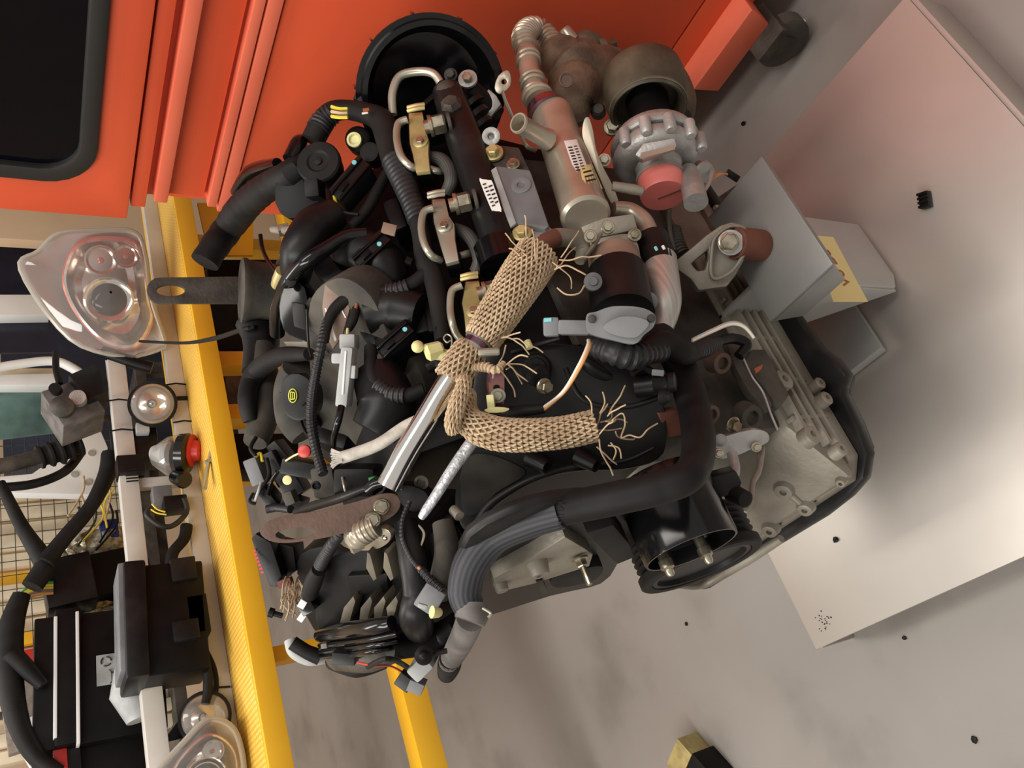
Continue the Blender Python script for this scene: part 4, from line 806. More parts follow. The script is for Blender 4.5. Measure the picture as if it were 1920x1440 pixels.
GC = plate(EN, 'actuator_cap', rpoly([(1100, 590), (1118, 584), (1150, 574), (1200, 576), (1228, 590), (1226, 612), (1208, 628), (1190, 645), (1150, 638), (1112, 628), (1100, 618)], 4), .115, .05, 'grey', 'half', .006)
plate(GC, 'cap_ridge', rpoly([(1130, 612), (1160, 594), (1195, 594), (1218, 605), (1205, 624), (1188, 634), (1150, 628)], 3), .122, .012, 'grey', 'half', .004)
for x, y in ((1110, 598), (1221, 597)): lathe(GC, 'screw', onplane(x, y, E(1163, 608, .1155), NRM['half']), 'half', [(0, 8), (4, 7), (5, 3)], 'castdark', 12)
PG = slab(EN, 'grey_plug', (1018, 613, .10), (1048, 612, .10), 36, .03, 'grey', 'half', .003); slab(PG, 'plug_neck', (1046, 613, .102), (1106, 614, .102), 28, .028, 'grey', 'half', .003); plate(PG, 'cyan_mark', [(1020, 597), (1034, 596), (1034, 603), (1020, 604)], 0, .001, 'cyan', 'half', 0, ref=E(1033, 612.5, .101))
# pipe end flange and eye
FE = tube(EN, 'pipe_elbow_end', [(1012, 478, .07), (1020, 458, .07), (1045, 446, .065), (1078, 450, .06), (1094, 468, .055), (1086, 490, .05)], [16, 18, 18, 17, 15, 10], 'castdull', n=16)
tube(FE, 'red_tint', [(1014, 470, .0745), (1023, 455, .0745), (1044, 445, .07)], [16, 18, 17], 'rustred', n=14)
tube(FE, 'bracket_ear', [(1096, 482, .06), (1112, 462, .065), (1125, 440, .07)], [8, 10, 9], 'castdull', flat=.5)

# ---- harness along the timing cover
HN = tube(EN, 'corrugated_conduit', [(1112, 645, .07), (1150, 660, .075), (1180, 668, .075), (1205, 665, .075), (1240, 658, .07)], [22, 24, 25, 20, 20], 'conduit', ribs=(.009, .07), n=16)
tube(HN, 'tape_wrap', [(1200, 668, .075), (1240, 645, .07), (1275, 660, .065), (1300, 662, .06)], [20, 26, 26, 18], 'rubber', n=14); tube(HN, 'corrugated_branch', [(1290, 662, .06), (1320, 655, .055), (1345, 642, .05)], [16, 16, 12], 'conduit', ribs=(.006, .06), n=14)
tube(HN, 'tape_wrap', [(1215, 635, .06), (1240, 625, .06), (1262, 640, .06)], [14, 20, 16], 'rubber')
for dz in (0, 1): tube(EN, 'white_wire', [(1298, 640-dz*3, .05), (1335, 622-dz*3, .06), (1370, 608-dz*3, .07), (1395, 613-dz*2, .075), (1414, 634, .075)], 3.2, 'wirewhite' if not dz else 'lightgrey')
tube(EN, 'black_bracket', [(1345, 640, .03), (1375, 635, .03), (1400, 645, .03), (1385, 668, .02)], 10, 'plastic')
sn = lathe(EN, 'cam_sensor', (1232, 720, .05), (-.3, -.6, -.5), [(-40, 22), (-5, 22), (0, 18), (20, 16), (24, 20), (34, 18), (36, 10)], 'plastic'); slab(sn, 'sensor_clip', (1222, 698, .08), (1245, 700, .08), 12, .01, 'grey'); lathe(sn, 'sensor_bolt', (1245, 745, .07), (-.4, -.6, -.3), [(-6, 15), (2, 14), (8, 9), (14, 8)], 'rubber')
tube(EN, 'sensor_bracket', [(1185, 700, .05), (1205, 690, .055), (1225, 700, .055)], 8, 'plastic')
for s_, mm in ((0, 'wirewhite'), (3, 'wireorange')): tube(EN, 'loose_wire', [(1103+s_*.5, 638, .09), (1102+s_, 648+s_, .10), (1085+s_, 685+s_, .10), (1055+s_, 735, .08), (1018+s_, 765+s_, .05)], 3.2, mm)
tube(EN, 'cable_tail', [(1020, 766, .05), (985, 770, .045), (945, 772, .03)], [9, 11, 9], 'rubber')
tube(EN, 'pale_stud', [(988, 640, .06), (994, 652, .06)], 7, 'cream'); tube(EN, 'cover_ridge', [(960, 660, .03), (1000, 648, .04), (1050, 634, .05)], [6, 6, 4], 'plastic')
# steel link below the sleeve
LK = plate(EN, 'steel_link', rpoly([(912, 690), (928, 684), (944, 690), (946, 730), (944, 760), (926, 762), (914, 740)], 2), .06, .004, 'tint', 'half', .001, holes=[oval(931, 727, 6, 5)]); bolt(LK, (934, 742, .062), 'half', 10, 8, m='steel')
CL = plate(EN, 'plastic_clip', rpoly([(908, 768), (930, 763), (955, 766), (945, 773), (915, 774)], 2), .075, .006, 'cream', 'half'); slab(CL, 'clip_stem', (918, 740, .078), (921, 768, .078), 14, .008, 'cream', 'half')
# ---- chrome pipe, clamp and knitted sleeves
PIPE = [E(728, 912, .05), E(760, 852, .06), E(800, 785, .07), E(842, 715, .08), E(890, 650, .085), E(950, 560, .085), E(1005, 485, .075), E(1014, 468, .07)]
CPp = M().tube(spline(PIPE, 8), px(PIPE[2], 23), 28).build('chrome_pipe', 'chrome', EN, label='polished bright metal pipe running up from the throttle')
tube(CPp, 'heat_band', [E(868, 680, .0825), E(890, 650, .085), E(905, 628, .085)], [24.5, 24.5, 24.5], 'tint', n=24)
for a in (0, 1): tube(CPp, 'hose_clamp', [E(884+a*12, 659-a*17, .085), E(889+a*12, 652-a*17, .085)], [28, 28], 'steel', n=24, k=2)
lathe(CPp, 'clamp_screw', E(915, 660, .10), (-.3, -.5, -.8), [(-18, 8), (18, 8), (22, 6)], 'steel', 10)
def knit(par, name, path, rpx, rows_m=.0058, per=None, flat=1.0, label=None, flatdir=None):
    """sleeve of interlocking yarn loops: every stitch is a short yarn tube in relief over a darker core"""
    sp = resample(spline(path, 16), rows_m); N = len(sp); q = M(); core = M()
    rr = [px(p, interp(rpx, i, N)) for i, p in enumerate(sp)]
    frames = []; u = None
    for i in range(N):
        a, c = sp[max(i-1, 0)], sp[min(i+1, N-1)]; t = (c-a).normalized()
        if u is None: u = V(flatdir) if flatdir else t.orthogonal()
        u = (u-t*u.dot(t)).normalized(); frames.append((t, u.copy(), t.cross(u)))
    per = per or max(12, int(2*math.pi*max(rr)/.0056)); yr = .00125
    def S(fi, ang, dr):
        i = min(int(fi), N-2) if fi >= 0 else 0; w_ = fi-i; c = sp[i].lerp(sp[i+1], w_); u = frames[i][1]; v = frames[i][2]; r = rr[i]+(rr[i+1]-rr[i])*w_+dr
        return c+u*math.cos(ang)*r*flat+v*math.sin(ang)*r
    for i in range(N-1):
        for j in range(per):
            a0 = 2*math.pi*(j+(.5 if i % 2 else 0))/per; da = 2*math.pi/per; jt = random.uniform(-.08, .08)
            pts = [S(i-.35+jt, a0-da*.46, -.0004), S(i+.15, a0-da*.42, .0008), S(i+.75+jt, a0-da*.20, .0013), S(i+.95, a0, .0014), S(i+.75, a0+da*.20, .0013), S(i+.15+jt, a0+da*.42, .0008), S(i-.35, a0+da*.46, -.0004)]
            q.tube(pts, yr, 4, cap=False)
    o = q.build(name, 'knit', par, label=label, smooth=80)
    core.tube(sp, [r-.0012 for r in rr], 24, flat=flat, up=frames[0][1], cap=True); core.build('sleeve_lining', 'knitcore', o)
    return o, S, N
def fray(par, p, d, n, L, spread, m='knit', r=.0008):
    for i in range(n):
        q = p+V([random.uniform(-1, 1) for _ in range(3)])*spread; v = (d+V([random.uniform(-1, 1) for _ in range(3)])*.9).normalized(); pts = [q]
        for s in range(4): v = (v+V([random.uniform(-1, 1) for _ in range(3)])*.55).normalized(); pts.append(pts[-1]+v*L*random.uniform(.15, .35))
        M().tube(spline(pts, 4), r, 5).build('loose_yarn', m, par)
K1, _, _ = knit(EN, 'knitted_sleeve', [E(903, 636, .085), E(925, 603, .087), E(960, 550, .087), E(992, 502, .083), E(1012, 474, .078)], [32, 36, 39, 41, 40], label='tan knitted heat sleeve pulled over the pipe')
fray(K1, E(1040, 490, .105), (RIGHT-DOWN*.1), 4, .045, .010); fray(K1, E(1000, 470, .11), (-DOWN*.6-RIGHT*.4), 4, .03, .012); fray(K1, E(945, 640, .10), (DOWN*.3+RIGHT*.6), 4, .035, .008)
for pts in ([(1040, 505, .11), (1062, 498, .12), (1085, 508, .12), (1098, 515, .115)], [(1045, 540, .11), (1062, 552, .12), (1085, 550, .12), (1096, 535, .115)], [(1004, 486, .12), (1002, 450, .12), (998, 430, .11)], [(975, 480, .11), (962, 468, .11), (955, 466, .105)]): tube(K1, 'loose_yarn', pts, 1.6, 'knit', n=5)
# collar round the pipe, folded strip and hanging sleeve
K2, _, _ = knit(EN, 'knitted_sleeve', [E(884, 655, .084), E(868, 678, .083), E(852, 700, .081), E(838, 720, .08)], [29, 31, 31, 29], label='loose tan knit collar bunched round the pipe')
K3, _, _ = knit(EN, 'knitted_strip', [E(872, 712, .10), E(866, 735, .10), E(855, 765, .098), E(848, 795, .09), E(852, 808, .08)], [13, 14, 15, 15, 12], flat=.8)
K4, _, _ = knit(EN, 'knitted_sleeve', [E(876, 735, .07), E(872, 770, .07), E(888, 796, .07), E(930, 813, .072), E(990, 816, .074), E(1054, 811, .075), E(1095, 803, .074), E(1122, 796, .072)], [14, 22, 28, 29, 28, 27, 27, 27], label='empty tan knitted sleeve hanging with a frayed end')
tube(K2, 'yarn_bundle', [(888, 690, .09), (910, 688, .095), (930, 694, .095), (945, 680, .09)], [7, 9, 8, 5], 'knit', ribs=(.004, .2), n=7)
fray(K4, E(1125, 790, .08), RIGHT-DOWN*.5, 5, .04, .012); fray(K4, E(1130, 815, .08), RIGHT+DOWN*.5, 5, .04, .010); fray(K2, E(945, 690, .09), RIGHT-DOWN*.2, 5, .04, .006)
for pts in ([(1135, 800, .08), (1165, 775, .085), (1172, 795, .085), (1165, 820, .085), (1180, 816, .085), (1200, 820, .085), (1215, 805, .085), (1233, 794, .08)], [(1110, 775, .09), (1108, 755, .09), (1098, 742, .09)], [(1125, 775, .09), (1134, 755, .09), (1130, 735, .09)], [(1145, 830, .08), (1155, 845, .08), (1150, 862, .08)], [(1140, 835, .08), (1160, 840, .08), (1165, 860, .08)]): tube(K4, 'loose_yarn', pts, 1.6, 'knit', n=5)
# braided sleeves
WB = tube(EN, 'white_braided_sleeve', [(800, 782, .05), (760, 800, .05), (710, 833, .05), (660, 852, .05), (640, 858, .05)], [12, 12, 12, 12, 12], 'whitebraid', n=14)
for i in range(14): tube(WB, 'frayed_end', [(642, 850+i*1.2, .055), (632, 846+i*1.9+random.uniform(-2, 2), .055), (622+random.uniform(-3, 3), 842+i*2.8, .055)], 1.8, 'whitebraid', n=5)
tube(EN, 'foil_braid', [(886, 828, .05), (868, 852, .05), (845, 885, .05), (820, 925, .045), (800, 955, .04), (790, 970, .035)], [15, 14, 13, 12, 11, 8], 'foil', n=12, flat=.85)
# ---- lifting straps
ST = plate(EN, 'lifting_strap', rpoly([(488, 1000), (492, 988), (505, 976), (545, 965), (600, 957), (670, 940), (710, 927), (735, 925), (750, 935), (748, 955), (730, 972), (700, 985), (645, 1000), (600, 1010), (540, 1018), (505, 1014)], 3), .05, .008, 'rust', 'view', .0012, holes=[oval(553, 1000, 37, 11, -.10)], label='rusty flat lifting strap with a slotted eye')
for x, y in ((716, 950), (699, 975)): bolt(ST, onplane(x, y, E(620, 972, .052), nrm('view', E(620, 972, .05))), 'view', 13, 13, m='bolt', washer=1.2)
s0 = E(400, 544, -.03); n0 = V((-.35, -.93, .1)).normalized()
hp = [onplane(x, y, s0, n0) for x, y in [(275+24-24*math.cos(a), 544-24*math.sin(a)) for a in [math.radians(-90+22.5*i) for i in range(9)]]+[(450, 518), (450, 568)]]
q = M(); q.prism(hp[::-1], -n0*.008, [[onplane(x, y, s0, n0) for x, y in oval(320, 544, 27, 11)]]); q.build('lifting_strap', 'castdark', EN, bevel=.001, label='grey flat lifting strap pointing up beside the large headlamp')
# threaded fitting below the rusty strap
TH = tube(EN, 'threaded_fitting', [(705, 985, .02), (680, 998, .02), (668, 1005, .02)], [22, 24, 24], 'nickel', ribs=(.004, .05), n=16); lathe(TH, 'hex_collar', (660, 1010, .02), (-.1, .45, .9), [(-16, 26), (6, 28), (10, 24)], 'nickel', 6)
plate(TH, 'flange', rpoly([(635, 1012), (655, 1030), (700, 1032), (728, 1018), (732, 1000), (715, 990), (690, 1005)], 3), .0, .008, 'nickel', 'ftop'); lathe(TH, 'rivet', (722, 1008, .005), 'ftop', [(0, 6), (3, 5), (5, 2)], 'bolt', 12)
# ---- ribbed intake box at the lower left
plate(EN, 'manifold_back', rpoly([(560, 1040), (640, 1020), (780, 1010), (850, 1040), (860, 1130), (800, 1200), (640, 1215), (585, 1180), (560, 1110)], 3), -.06, .06, 'dark', 'ftop', .01)
IX = plate(EN, 'intake_box', rpoly([(600, 1060), (640, 1035), (760, 1030), (775, 1080), (770, 1160), (740, 1195), (620, 1205), (590, 1160)], 3), -.02, .12, 'plastic', 'ftop', .01)
plate(IX, 'recess', [(650, 1080), (725, 1075), (728, 1110), (655, 1118)], -.012, .02, 'dark', 'ftop', .003)
for i, x in enumerate((610, 645, 680, 712)): plate(IX, 'fin', [(x+8, 1035), (x+14, 1040), (x+26, 1085), (x+20, 1090), (x+6, 1065)], -.002, .02, 'fin', 'ftop', .001)
for i, x in enumerate((640, 672, 697, 720)): plate(IX, 'fin', [(x+22, 1118), (x+26, 1128), (x+16, 1165), (x-4+4*i, 1172), (x+4, 1140)], -.002, .02, 'fin', 'ftop', .001)
RB = tube(EN, 'ring_band', [(600, 1192, .0), (650, 1182, .01), (700, 1175, .01), (735, 1168, .0)], [12, 16, 16, 14], 'gloss', n=14)
for dy in (14, 26, 37): tube(RB, 'band_groove', [(600, 1196+dy, .0), (650, 1192+dy, .01), (700, 1184+dy, .01), (745, 1175+dy, .0)], [5, 6, 6, 5], 'gloss', n=10)
plate(RB, 'band_clip', [(600, 1208), (612, 1206), (614, 1216), (602, 1218)], .02, .004, 'grey', 'half')
TB = tube(EN, 'throttle_body', [(640, 1225, -.02), (690, 1222, -.02), (745, 1208, -.02)], [32, 38, 30], 'castdark', n=18); tube(TB, 'lower_shell', [(625, 1240, -.02), (670, 1250, -.02), (720, 1238, -.02)], [16, 20, 16], 'rubber', n=14)
slab(TB, 'plug', (622, 1235, .02), (665, 1238, .02), 22, .02, 'plastic', 'half'); tube(TB, 'wire', [(670, 1242, .02), (700, 1248, .02), (735, 1250, .01), (770, 1270, .0)], 2, 'red'); tube(TB, 'wire', [(690, 1250, .02), (730, 1235, .03), (770, 1255, .01)], 5, 'rubber')
VAL = slab(EN, 'solenoid_valve', (775, 1245, .03), (798, 1268, .03), 44, .04, 'lightgrey', 'half', .004); lathe(VAL, 'black_cap', (795, 1229, .06), 'view', [(-8, 18), (4, 17), (6, 10), (12, 7), (14, 4)], 'dark'); tube(VAL, 'spigot', [(805, 1228, .05), (838, 1220, .05)], 5, 'dark')
slab(VAL, 'plug', (745, 1272, .02), (770, 1290, .02), 26, .02, 'conduit', 'half'); slab(VAL, 'plug_end', (765, 1285, .03), (792, 1296, .03), 22, .02, 'grey', 'half')
tube(EN, 'breather_elbow', [(545, 1200, -.02), (552, 1222, -.02), (580, 1235, -.02), (610, 1232, -.02)], [12, 12, 13, 12], 'lightgrey', n=14); tube(EN, 'breather_hose', [(548, 1205, -.01), (575, 1222, -.01), (600, 1232, -.01)], [13, 13, 15], 'rubber', n=12)
lathe(EN, 'vacuum_stub', (520, 1152, -.01), (.5, .2, .8), [(-10, 5), (6, 5), (7, 9), (16, 9)], 'dark', 12)
# sensor tower with silver socket at the lower left
SK = slab(EN, 'socket', (565, 1125, .03), (580, 1150, .03), 26, .02, 'gloss', 'half'); slab(SK, 'bright_face', (560, 1130, .034), (572, 1137, .034), 16, .004, 'white', 'half'); slab(SK, 'bright_face', (560, 1155, .034), (570, 1162, .034), 16, .004, 'white', 'half')
plate(EN, 'loom_bracket', rpoly([(598, 1070), (612, 1065), (628, 1090), (630, 1140), (615, 1175), (600, 1150)], 2), .005, .01, 'plastic', 'ftop')
tube(EN, 'corrugated_conduit', [(642, 995, .03), (622, 1022, .035), (605, 1050, .03), (594, 1075, .025)], [11, 12, 12, 12], 'conduit', ribs=(.006, .07), n=14); tube(EN, 'loom_sheath', [(598, 1068, .03), (588, 1090, .03), (580, 1115, .03)], [14, 17, 15], 'rubber', n=14)
for i in range(26):
    a = V((random.uniform(535, 565), random.uniform(1075, 1120), 0)); tube(EN if i == 0 else FZ, 'loose_yarn' if i else 'frayed_string', [(a.x, a.y, .0), (a.x+random.uniform(-12, 12), a.y+18, .005), (a.x+random.uniform(-14, 10), a.y+random.uniform(25, 50), .0)], 1.4, 'knit', n=4)
    if i == 0: FZ = [o for o in EN.children if o.name.startswith('frayed_string')][0]
# ignition box with red print
BX = plate(EN, 'control_box', [(470, 1010), (478, 1000), (508, 1018), (528, 1080), (520, 1102), (505, 1100), (485, 1050)], .0, .05, 'plastic', 'half', .003); plate(BX, 'box_side', [(508, 1015), (550, 1025), (556, 1070), (535, 1085), (525, 1080)], -.01, .04, 'dark', 'half', .003)
for i in range(7): t = i/6; slab(BX, 'red_print', (474+15*t, 1034+40*t, .0015), (479+15*t, 1032+40*t, .0015), 4, .0004, 'red', 'half', 0)
slab(BX, 'tab', (520, 1098, .0), (545, 1090, .0), 14, .01, 'rustred', 'half')
# ---- connectors round the throttle inlet (left middle)
def lumpbox(x, y, a, L, w, m, off=.0, th=.03, name='connector', n='half', bev=.003): dx, dy = math.cos(a)*L/2, math.sin(a)*L/2; return slab(EN, name, (x-dx, y-dy, off), (x+dx, y+dy, off), w, th, m, n, bev)
o = lumpbox(475, 885, 1.2, 52, 26, 'grey', -.01, name='grey_connector'); tube(o, 'wire', [(478, 858, .0), (488, 850, .0), (492, 865, .0)], 3, 'wireyellow'); tube(o, 'wire', [(480, 856, .0), (470, 840, .0), (480, 820, .0)], 4, 'rubber')
o = lathe(EN, 'red_seal', (571, 846, .02), 'half', [(-4, 12), (3, 12), (5, 8)], 'red', 20); tube(o, 'wire', [(567, 848, .02), (550, 855, .02), (530, 868, .01)], 2, 'cream')
for x, y, a, L, w in ((540, 905, 1.0, 60, 36), (515, 880, 1.1, 70, 22), (560, 880, .2, 70, 30), (500, 935, .9, 50, 20), (545, 945, .3, 40, 22), (520, 850, .9, 46, 22)): lumpbox(x, y, a, L, w, 'plastic', .0, .035)
o = lumpbox(540, 935, 1.2, 26, 20, 'dusty', .02, .02, 'sensor'); lathe(EN, 'oval_cap', (539, 900, .02), 'half', [(-2, 9), (2, 9), (3, 6)], 'cream', 16)
o = lumpbox(605, 905, 1.4, 60, 44, 'dusty', .0, .04, 'sensor_bracket', bev=.006); lathe(o, 'bushing', (592, 911, .015), 'half', [(-3, 9), (2, 9), (3, 6), (-2, 5)], 'dark', 16)
o = lumpbox(662, 905, .0, 80, 56, 'dark', .0, .05, 'actuator_motor', bev=.008); slab(o, 'green_tag', (696, 895, .012), (698, 908, .012), 12, .012, 'green', 'half'); tube(o, 'steel_clip', [(642, 895, .01), (645, 910, .012), (650, 930, .01)], 2.5, 'steel')
tube(EN, 'actuator_rim', [(556, 960, .015), (590, 948, .02), (640, 933, .02), (690, 915, .02)], [8, 9, 9, 8], 'plastic'); tube(EN, 'throttle_flange', [(688, 920, .03), (705, 906, .035), (735, 903, .035), (755, 915, .03)], [9, 11, 11, 9], 'gloss')
o = plate(EN, 'throttle_cover', rpoly([(745, 910), (775, 912), (800, 925), (802, 945), (780, 960), (758, 952), (745, 930)], 3), .02, .03, 'rubber', 'half', .006); lathe(o, 'ring', (790, 905, .02), 'half', [(-3, 14), (2, 14), (3, 9), (-2, 8)], 'castdark', 20)
for pts, r, mm in (([(500, 860, .01), (505, 890, .015), (490, 915, .01), (475, 935, .0)], 4, 'rubber'), ([(520, 885, .02), (508, 905, .02), (502, 930, .015)], 4, 'gloss'), ([(490, 905, .01), (485, 920, .01), (478, 940, .0)], 3, 'lightgrey'), ([(475, 925, .0), (468, 940, .0), (480, 945, .0)], 3, 'rubber'), ([(500, 955, .0), (520, 952, .01), (545, 955, .01)], 8, 'conduit')): tube(EN, 'wire', pts, r, mm)
# ---- harness by the rail end, lower middle
tube(EN, 'corrugated_wire', [(768, 940, .03), (755, 975, .03), (755, 1010, .03), (770, 1045, .03), (790, 1070, .035)], 5, 'conduit', ribs=(.004, .08), n=10); tube(EN, 'corrugated_wire', [(790, 1068, .035), (810, 1090, .035), (830, 1108, .035)], 8, 'conduit', ribs=(.004, .10), n=10)
o = tube(EN, 'heat_shrink', [(785, 1063, .036), (795, 1075, .036)], 4, 'copper'); o = lumpbox(805, 1125, -1.0, 50, 44, 'grey', .035, .03, 'plug_socket'); lathe(o, 'pale_tip', (815, 1148, .045), (-.2, .1, -.9), [(-6, 12), (10, 9), (14, 6)], 'cream', 12); slab(o, 'bright_edge', (783, 1135, .05), (800, 1140, .05), 8, .004, 'lightgrey', 'half')
tube(EN, 'black_duct', [(760, 980, .01), (775, 1050, .01), (785, 1110, .0), (780, 1160, -.01), (800, 1200, -.02)], [22, 28, 30, 32, 24], 'plastic', n=16); tube(EN, 'vacuum_hose', [(830, 980, .02), (838, 1030, .02), (830, 1080, .02), (820, 1120, .01)], [20, 24, 24, 20], 'dusty', n=14)
tube(EN, 'pump_body', [(830, 1000, .0), (850, 1060, .0), (850, 1120, .0)], [30, 38, 34], 'dark', n=16); tube(EN, 'pump_hose', [(730, 1215, .0), (780, 1205, .0), (830, 1190, .0), (860, 1165, .0)], [22, 26, 26, 20], 'dark', n=14)
tube(EN, 'leaf_clip', [(785, 985, .05), (795, 1000, .05), (790, 1022, .04)], [3, 5, 2], 'fin', flat=.4)
tube(EN, 'bolt_boss', [(850, 955, .02), (862, 968, .025)], 10, 'castdull')
# ---- valley and far bank: covers, runners, harness trunk
VC = plate(EN, 'valley_cover', rpoly([(575, 600), (590, 545), (640, 520), (695, 555), (735, 640), (790, 700), (790, 770), (700, 850), (615, 870), (590, 800), (580, 700)], 4), -.04, .05, 'dusty', 'ftop', .01)
PLb = plate(EN, 'data_plate', [(604, 575), (609, 533), (642, 545), (656, 578), (642, 628), (624, 655), (612, 630)], .015, .004, 'brownlabel', 'half', .0008, label='brown metal data plate with white lines')
for a, b in (((610, 578), (628, 640)), ((646, 575), (652, 590)), ((617, 600), (630, 638)), ((640, 580), (648, 596))): slab(PLb, 'white_line', (*a, .0165), (*b, .0165), 2.4, .0006, 'labelwhite', 'half', 0)
for pts, r in (([(555, 520, .0), (562, 470, .01), (590, 425, .01), (630, 400, .0)], [26, 36, 38, 30]), ([(640, 480, -.02), (680, 470, -.01), (720, 500, -.01), (740, 540, -.02)], [30, 44, 44, 30]), ([(690, 590, .0), (740, 580, .0), (790, 590, .0)], [40, 46, 40])): tube(EN, 'intake_runner', pts, r, 'plastic', n=18)
tube(EN, 'intake_runner', [(560, 690, .0), (550, 730, .0), (555, 780, .0), (575, 815, -.01)], [30, 36, 38, 30], 'dusty', n=18); tube(EN, 'intake_runner', [(705, 700, -.005), (725, 760, -.005), (700, 810, -.01)], [46, 56, 44], 'plastic', n=20)
tube(EN, 'intake_duct', [(520, 625, .0), (522, 580, .01), (540, 528, .02), (575, 490, .025), (612, 466, .025), (650, 444, .02), (688, 438, .015)], [14, 15, 15, 15, 14, 13, 12], 'gloss', n=16)
tube(EN, 'intake_duct', [(470, 790, -.01), (464, 750, .0), (472, 712, .0), (492, 686, .005), (530, 667, .01), (580, 664, .01)], [14, 18, 19, 19, 17, 12], 'rubber', n=16)
OC = plate(EN, 'oil_filler_cap', rpoly([(528, 712), (560, 700), (590, 725), (590, 770), (560, 790), (530, 770)], 3), .02, .03, 'plastic', 'half', .005)
OCc = E(sum(q_[0] for q_ in rpoly([(528, 712), (560, 700), (590, 725), (590, 770), (560, 790), (530, 770)], 3))/18, 744, .02)
def OCp(dz): return OCc+NRM['half']*dz
eb = plate(OC, 'oil_emblem', oval(548.5, 742, 8.5, 13.5), 0, .002, 'emblem', 'half', 0, ref=OCp(.002)); plate(eb, 'emblem_field', oval(548.5, 742, 6.6, 11.5), 0, .001, 'dark', 'half', 0, ref=OCp(.0025))
for a, b, w_ in (((545, 735), (545, 750), 1.8), ((552, 736), (552, 748), 1.8), ((545, 735), (552, 736), 1.8), ((545, 749), (552, 748), 1.8), ((548.5, 737), (548.5, 748), 1.4)): (lambda e_: plate(eb, 'emblem_mark', [(a[0]-e_[0], a[1]-e_[1]), (b[0]-e_[0], b[1]-e_[1]), (b[0]+e_[0], b[1]+e_[1]), (a[0]+e_[0], a[1]+e_[1])], 0, .0005, 'emblem', 'half', 0, ref=OCp(.003)))((w_/2, 0) if a[0] == b[0] else (0, w_/2))
DC = M(); p = E(462, 547, .0); k = px(p, 1); DC.lathe(p+V((0, 0, -.05)), V((.12, .1, 1)), [(0, 54*k), (.045, 58*k), (.05, 62*k), (.056, 62*k), (.058, 58*k)], 32); DC = DC.build('filter_cap', 'dusty', EN)
M().lathe(p+V((.0, -.005, -.12)), V((.12, .1, 1)), [(0, 50*k), (.05, 54*k), (.07, 58*k)], 28).build('filter_housing', 'plastic', DC)
tube(EN, 'filter_bowl', [(480, 700, -.03), (490, 640, -.03), (470, 600, -.03)], [26, 34, 30], 'plastic', n=16); tube(EN, 'manifold_shell', [(478, 830, -.02), (492, 790, -.02), (498, 740, -.02), (492, 650, -.02)], [22, 28, 28, 22], 'dusty', n=16)
tube(EN, 'brass_union', [(530, 508, .0), (524, 525, .0), (520, 535, .0)], [13, 14, 12], 'zinc', n=16); tube(EN, 'foil_wire', [(488, 440, -.01), (492, 465, -.01), (502, 488, -.01), (518, 510, -.01)], 4, 'gloss')
CB = plate(EN, 'coil_cover', rpoly([(522, 575), (530, 535), (548, 520), (572, 540), (580, 590), (580, 640), (555, 635), (530, 618)], 2), .015, .04, 'gloss', 'half', .006); lathe(CB, 'screw', (546, 527, .022), 'half', [(-2, 11), (3, 11), (4, 7)], 'dark', 16)
plate(CB, 'inner_ridge', [(545, 565), (572, 570), (574, 620), (550, 612)], .02, .01, 'plastic', 'half', .003)
plate(EN, 'heat_plate', rpoly([(572, 570), (590, 560), (602, 610), (600, 670), (585, 665)], 2), .0, .02, 'dusty', 'half', .003); plate(EN, 'cast_shelf', [(530, 640), (575, 640), (590, 665), (545, 660)], .005, .02, 'castdull', 'top', .002)
# big cut hose at upper left and vacuum actuator
tube(EN, 'intake_hose', [(384, 492, -.02), (400, 466, -.01), (430, 425, .0), (460, 385, .0), (500, 352, .0), (545, 325, .0), (575, 300, -.01)], [26, 27, 29, 28, 27, 26, 24], 'rubber', ribs=(.034, .022), n=18)
AT = lathe(EN, 'vacuum_actuator', (598, 305, .02), (-.25, -.75, .6), [(-40, 36), (-12, 40), (-6, 42), (2, 42), (6, 39), (7, 22), (4, 18), (4, 8), (8, 7), (9, 2)], 'rubber', 36); slab(AT, 'actuator_plug', (582, 335, .03), (585, 368, .03), 26, .03, 'dark', 'half')
for pts, r in (([(440, 360, .0), (470, 322, .0), (520, 306, .0)], [8, 14, 10]), ([(545, 300, .01), (560, 270, .01), (566, 262, .0)], [16, 16, 10])): tube(EN, 'hose_bracket', pts, r, 'gloss', n=10)
plate(EN, 'bracket_web', rpoly([(520, 330), (560, 300), (570, 340), (600, 370), (590, 400), (540, 410), (515, 380)], 2), -.01, .02, 'dark', 'half', .003); lathe(EN, 'clamp_bolt', (530, 370, .0), 'half', [(-8, 14), (4, 13), (6, 8), (2, 7)], 'castdark', 16)
o = tube(EN, 'fuel_union', [(512, 430, .0), (535, 431, .0), (565, 427, .0)], [7, 9, 7], 'castdull', n=10); lathe(o, 'hex', (532, 431, .0), (0, -.35, -.9), [(-10, 13), (10, 13)], 'bolt', 6); lathe(o, 'hex', (560, 427, .0), (0, -.35, -.9), [(-5, 12), (5, 12)], 'bolt', 6); lathe(EN, 'stud_nut', (532, 482, .0), (0, -.35, -.9), [(-8, 10), (4, 10), (5, 6), (14, 6)], 'bolt', 8)
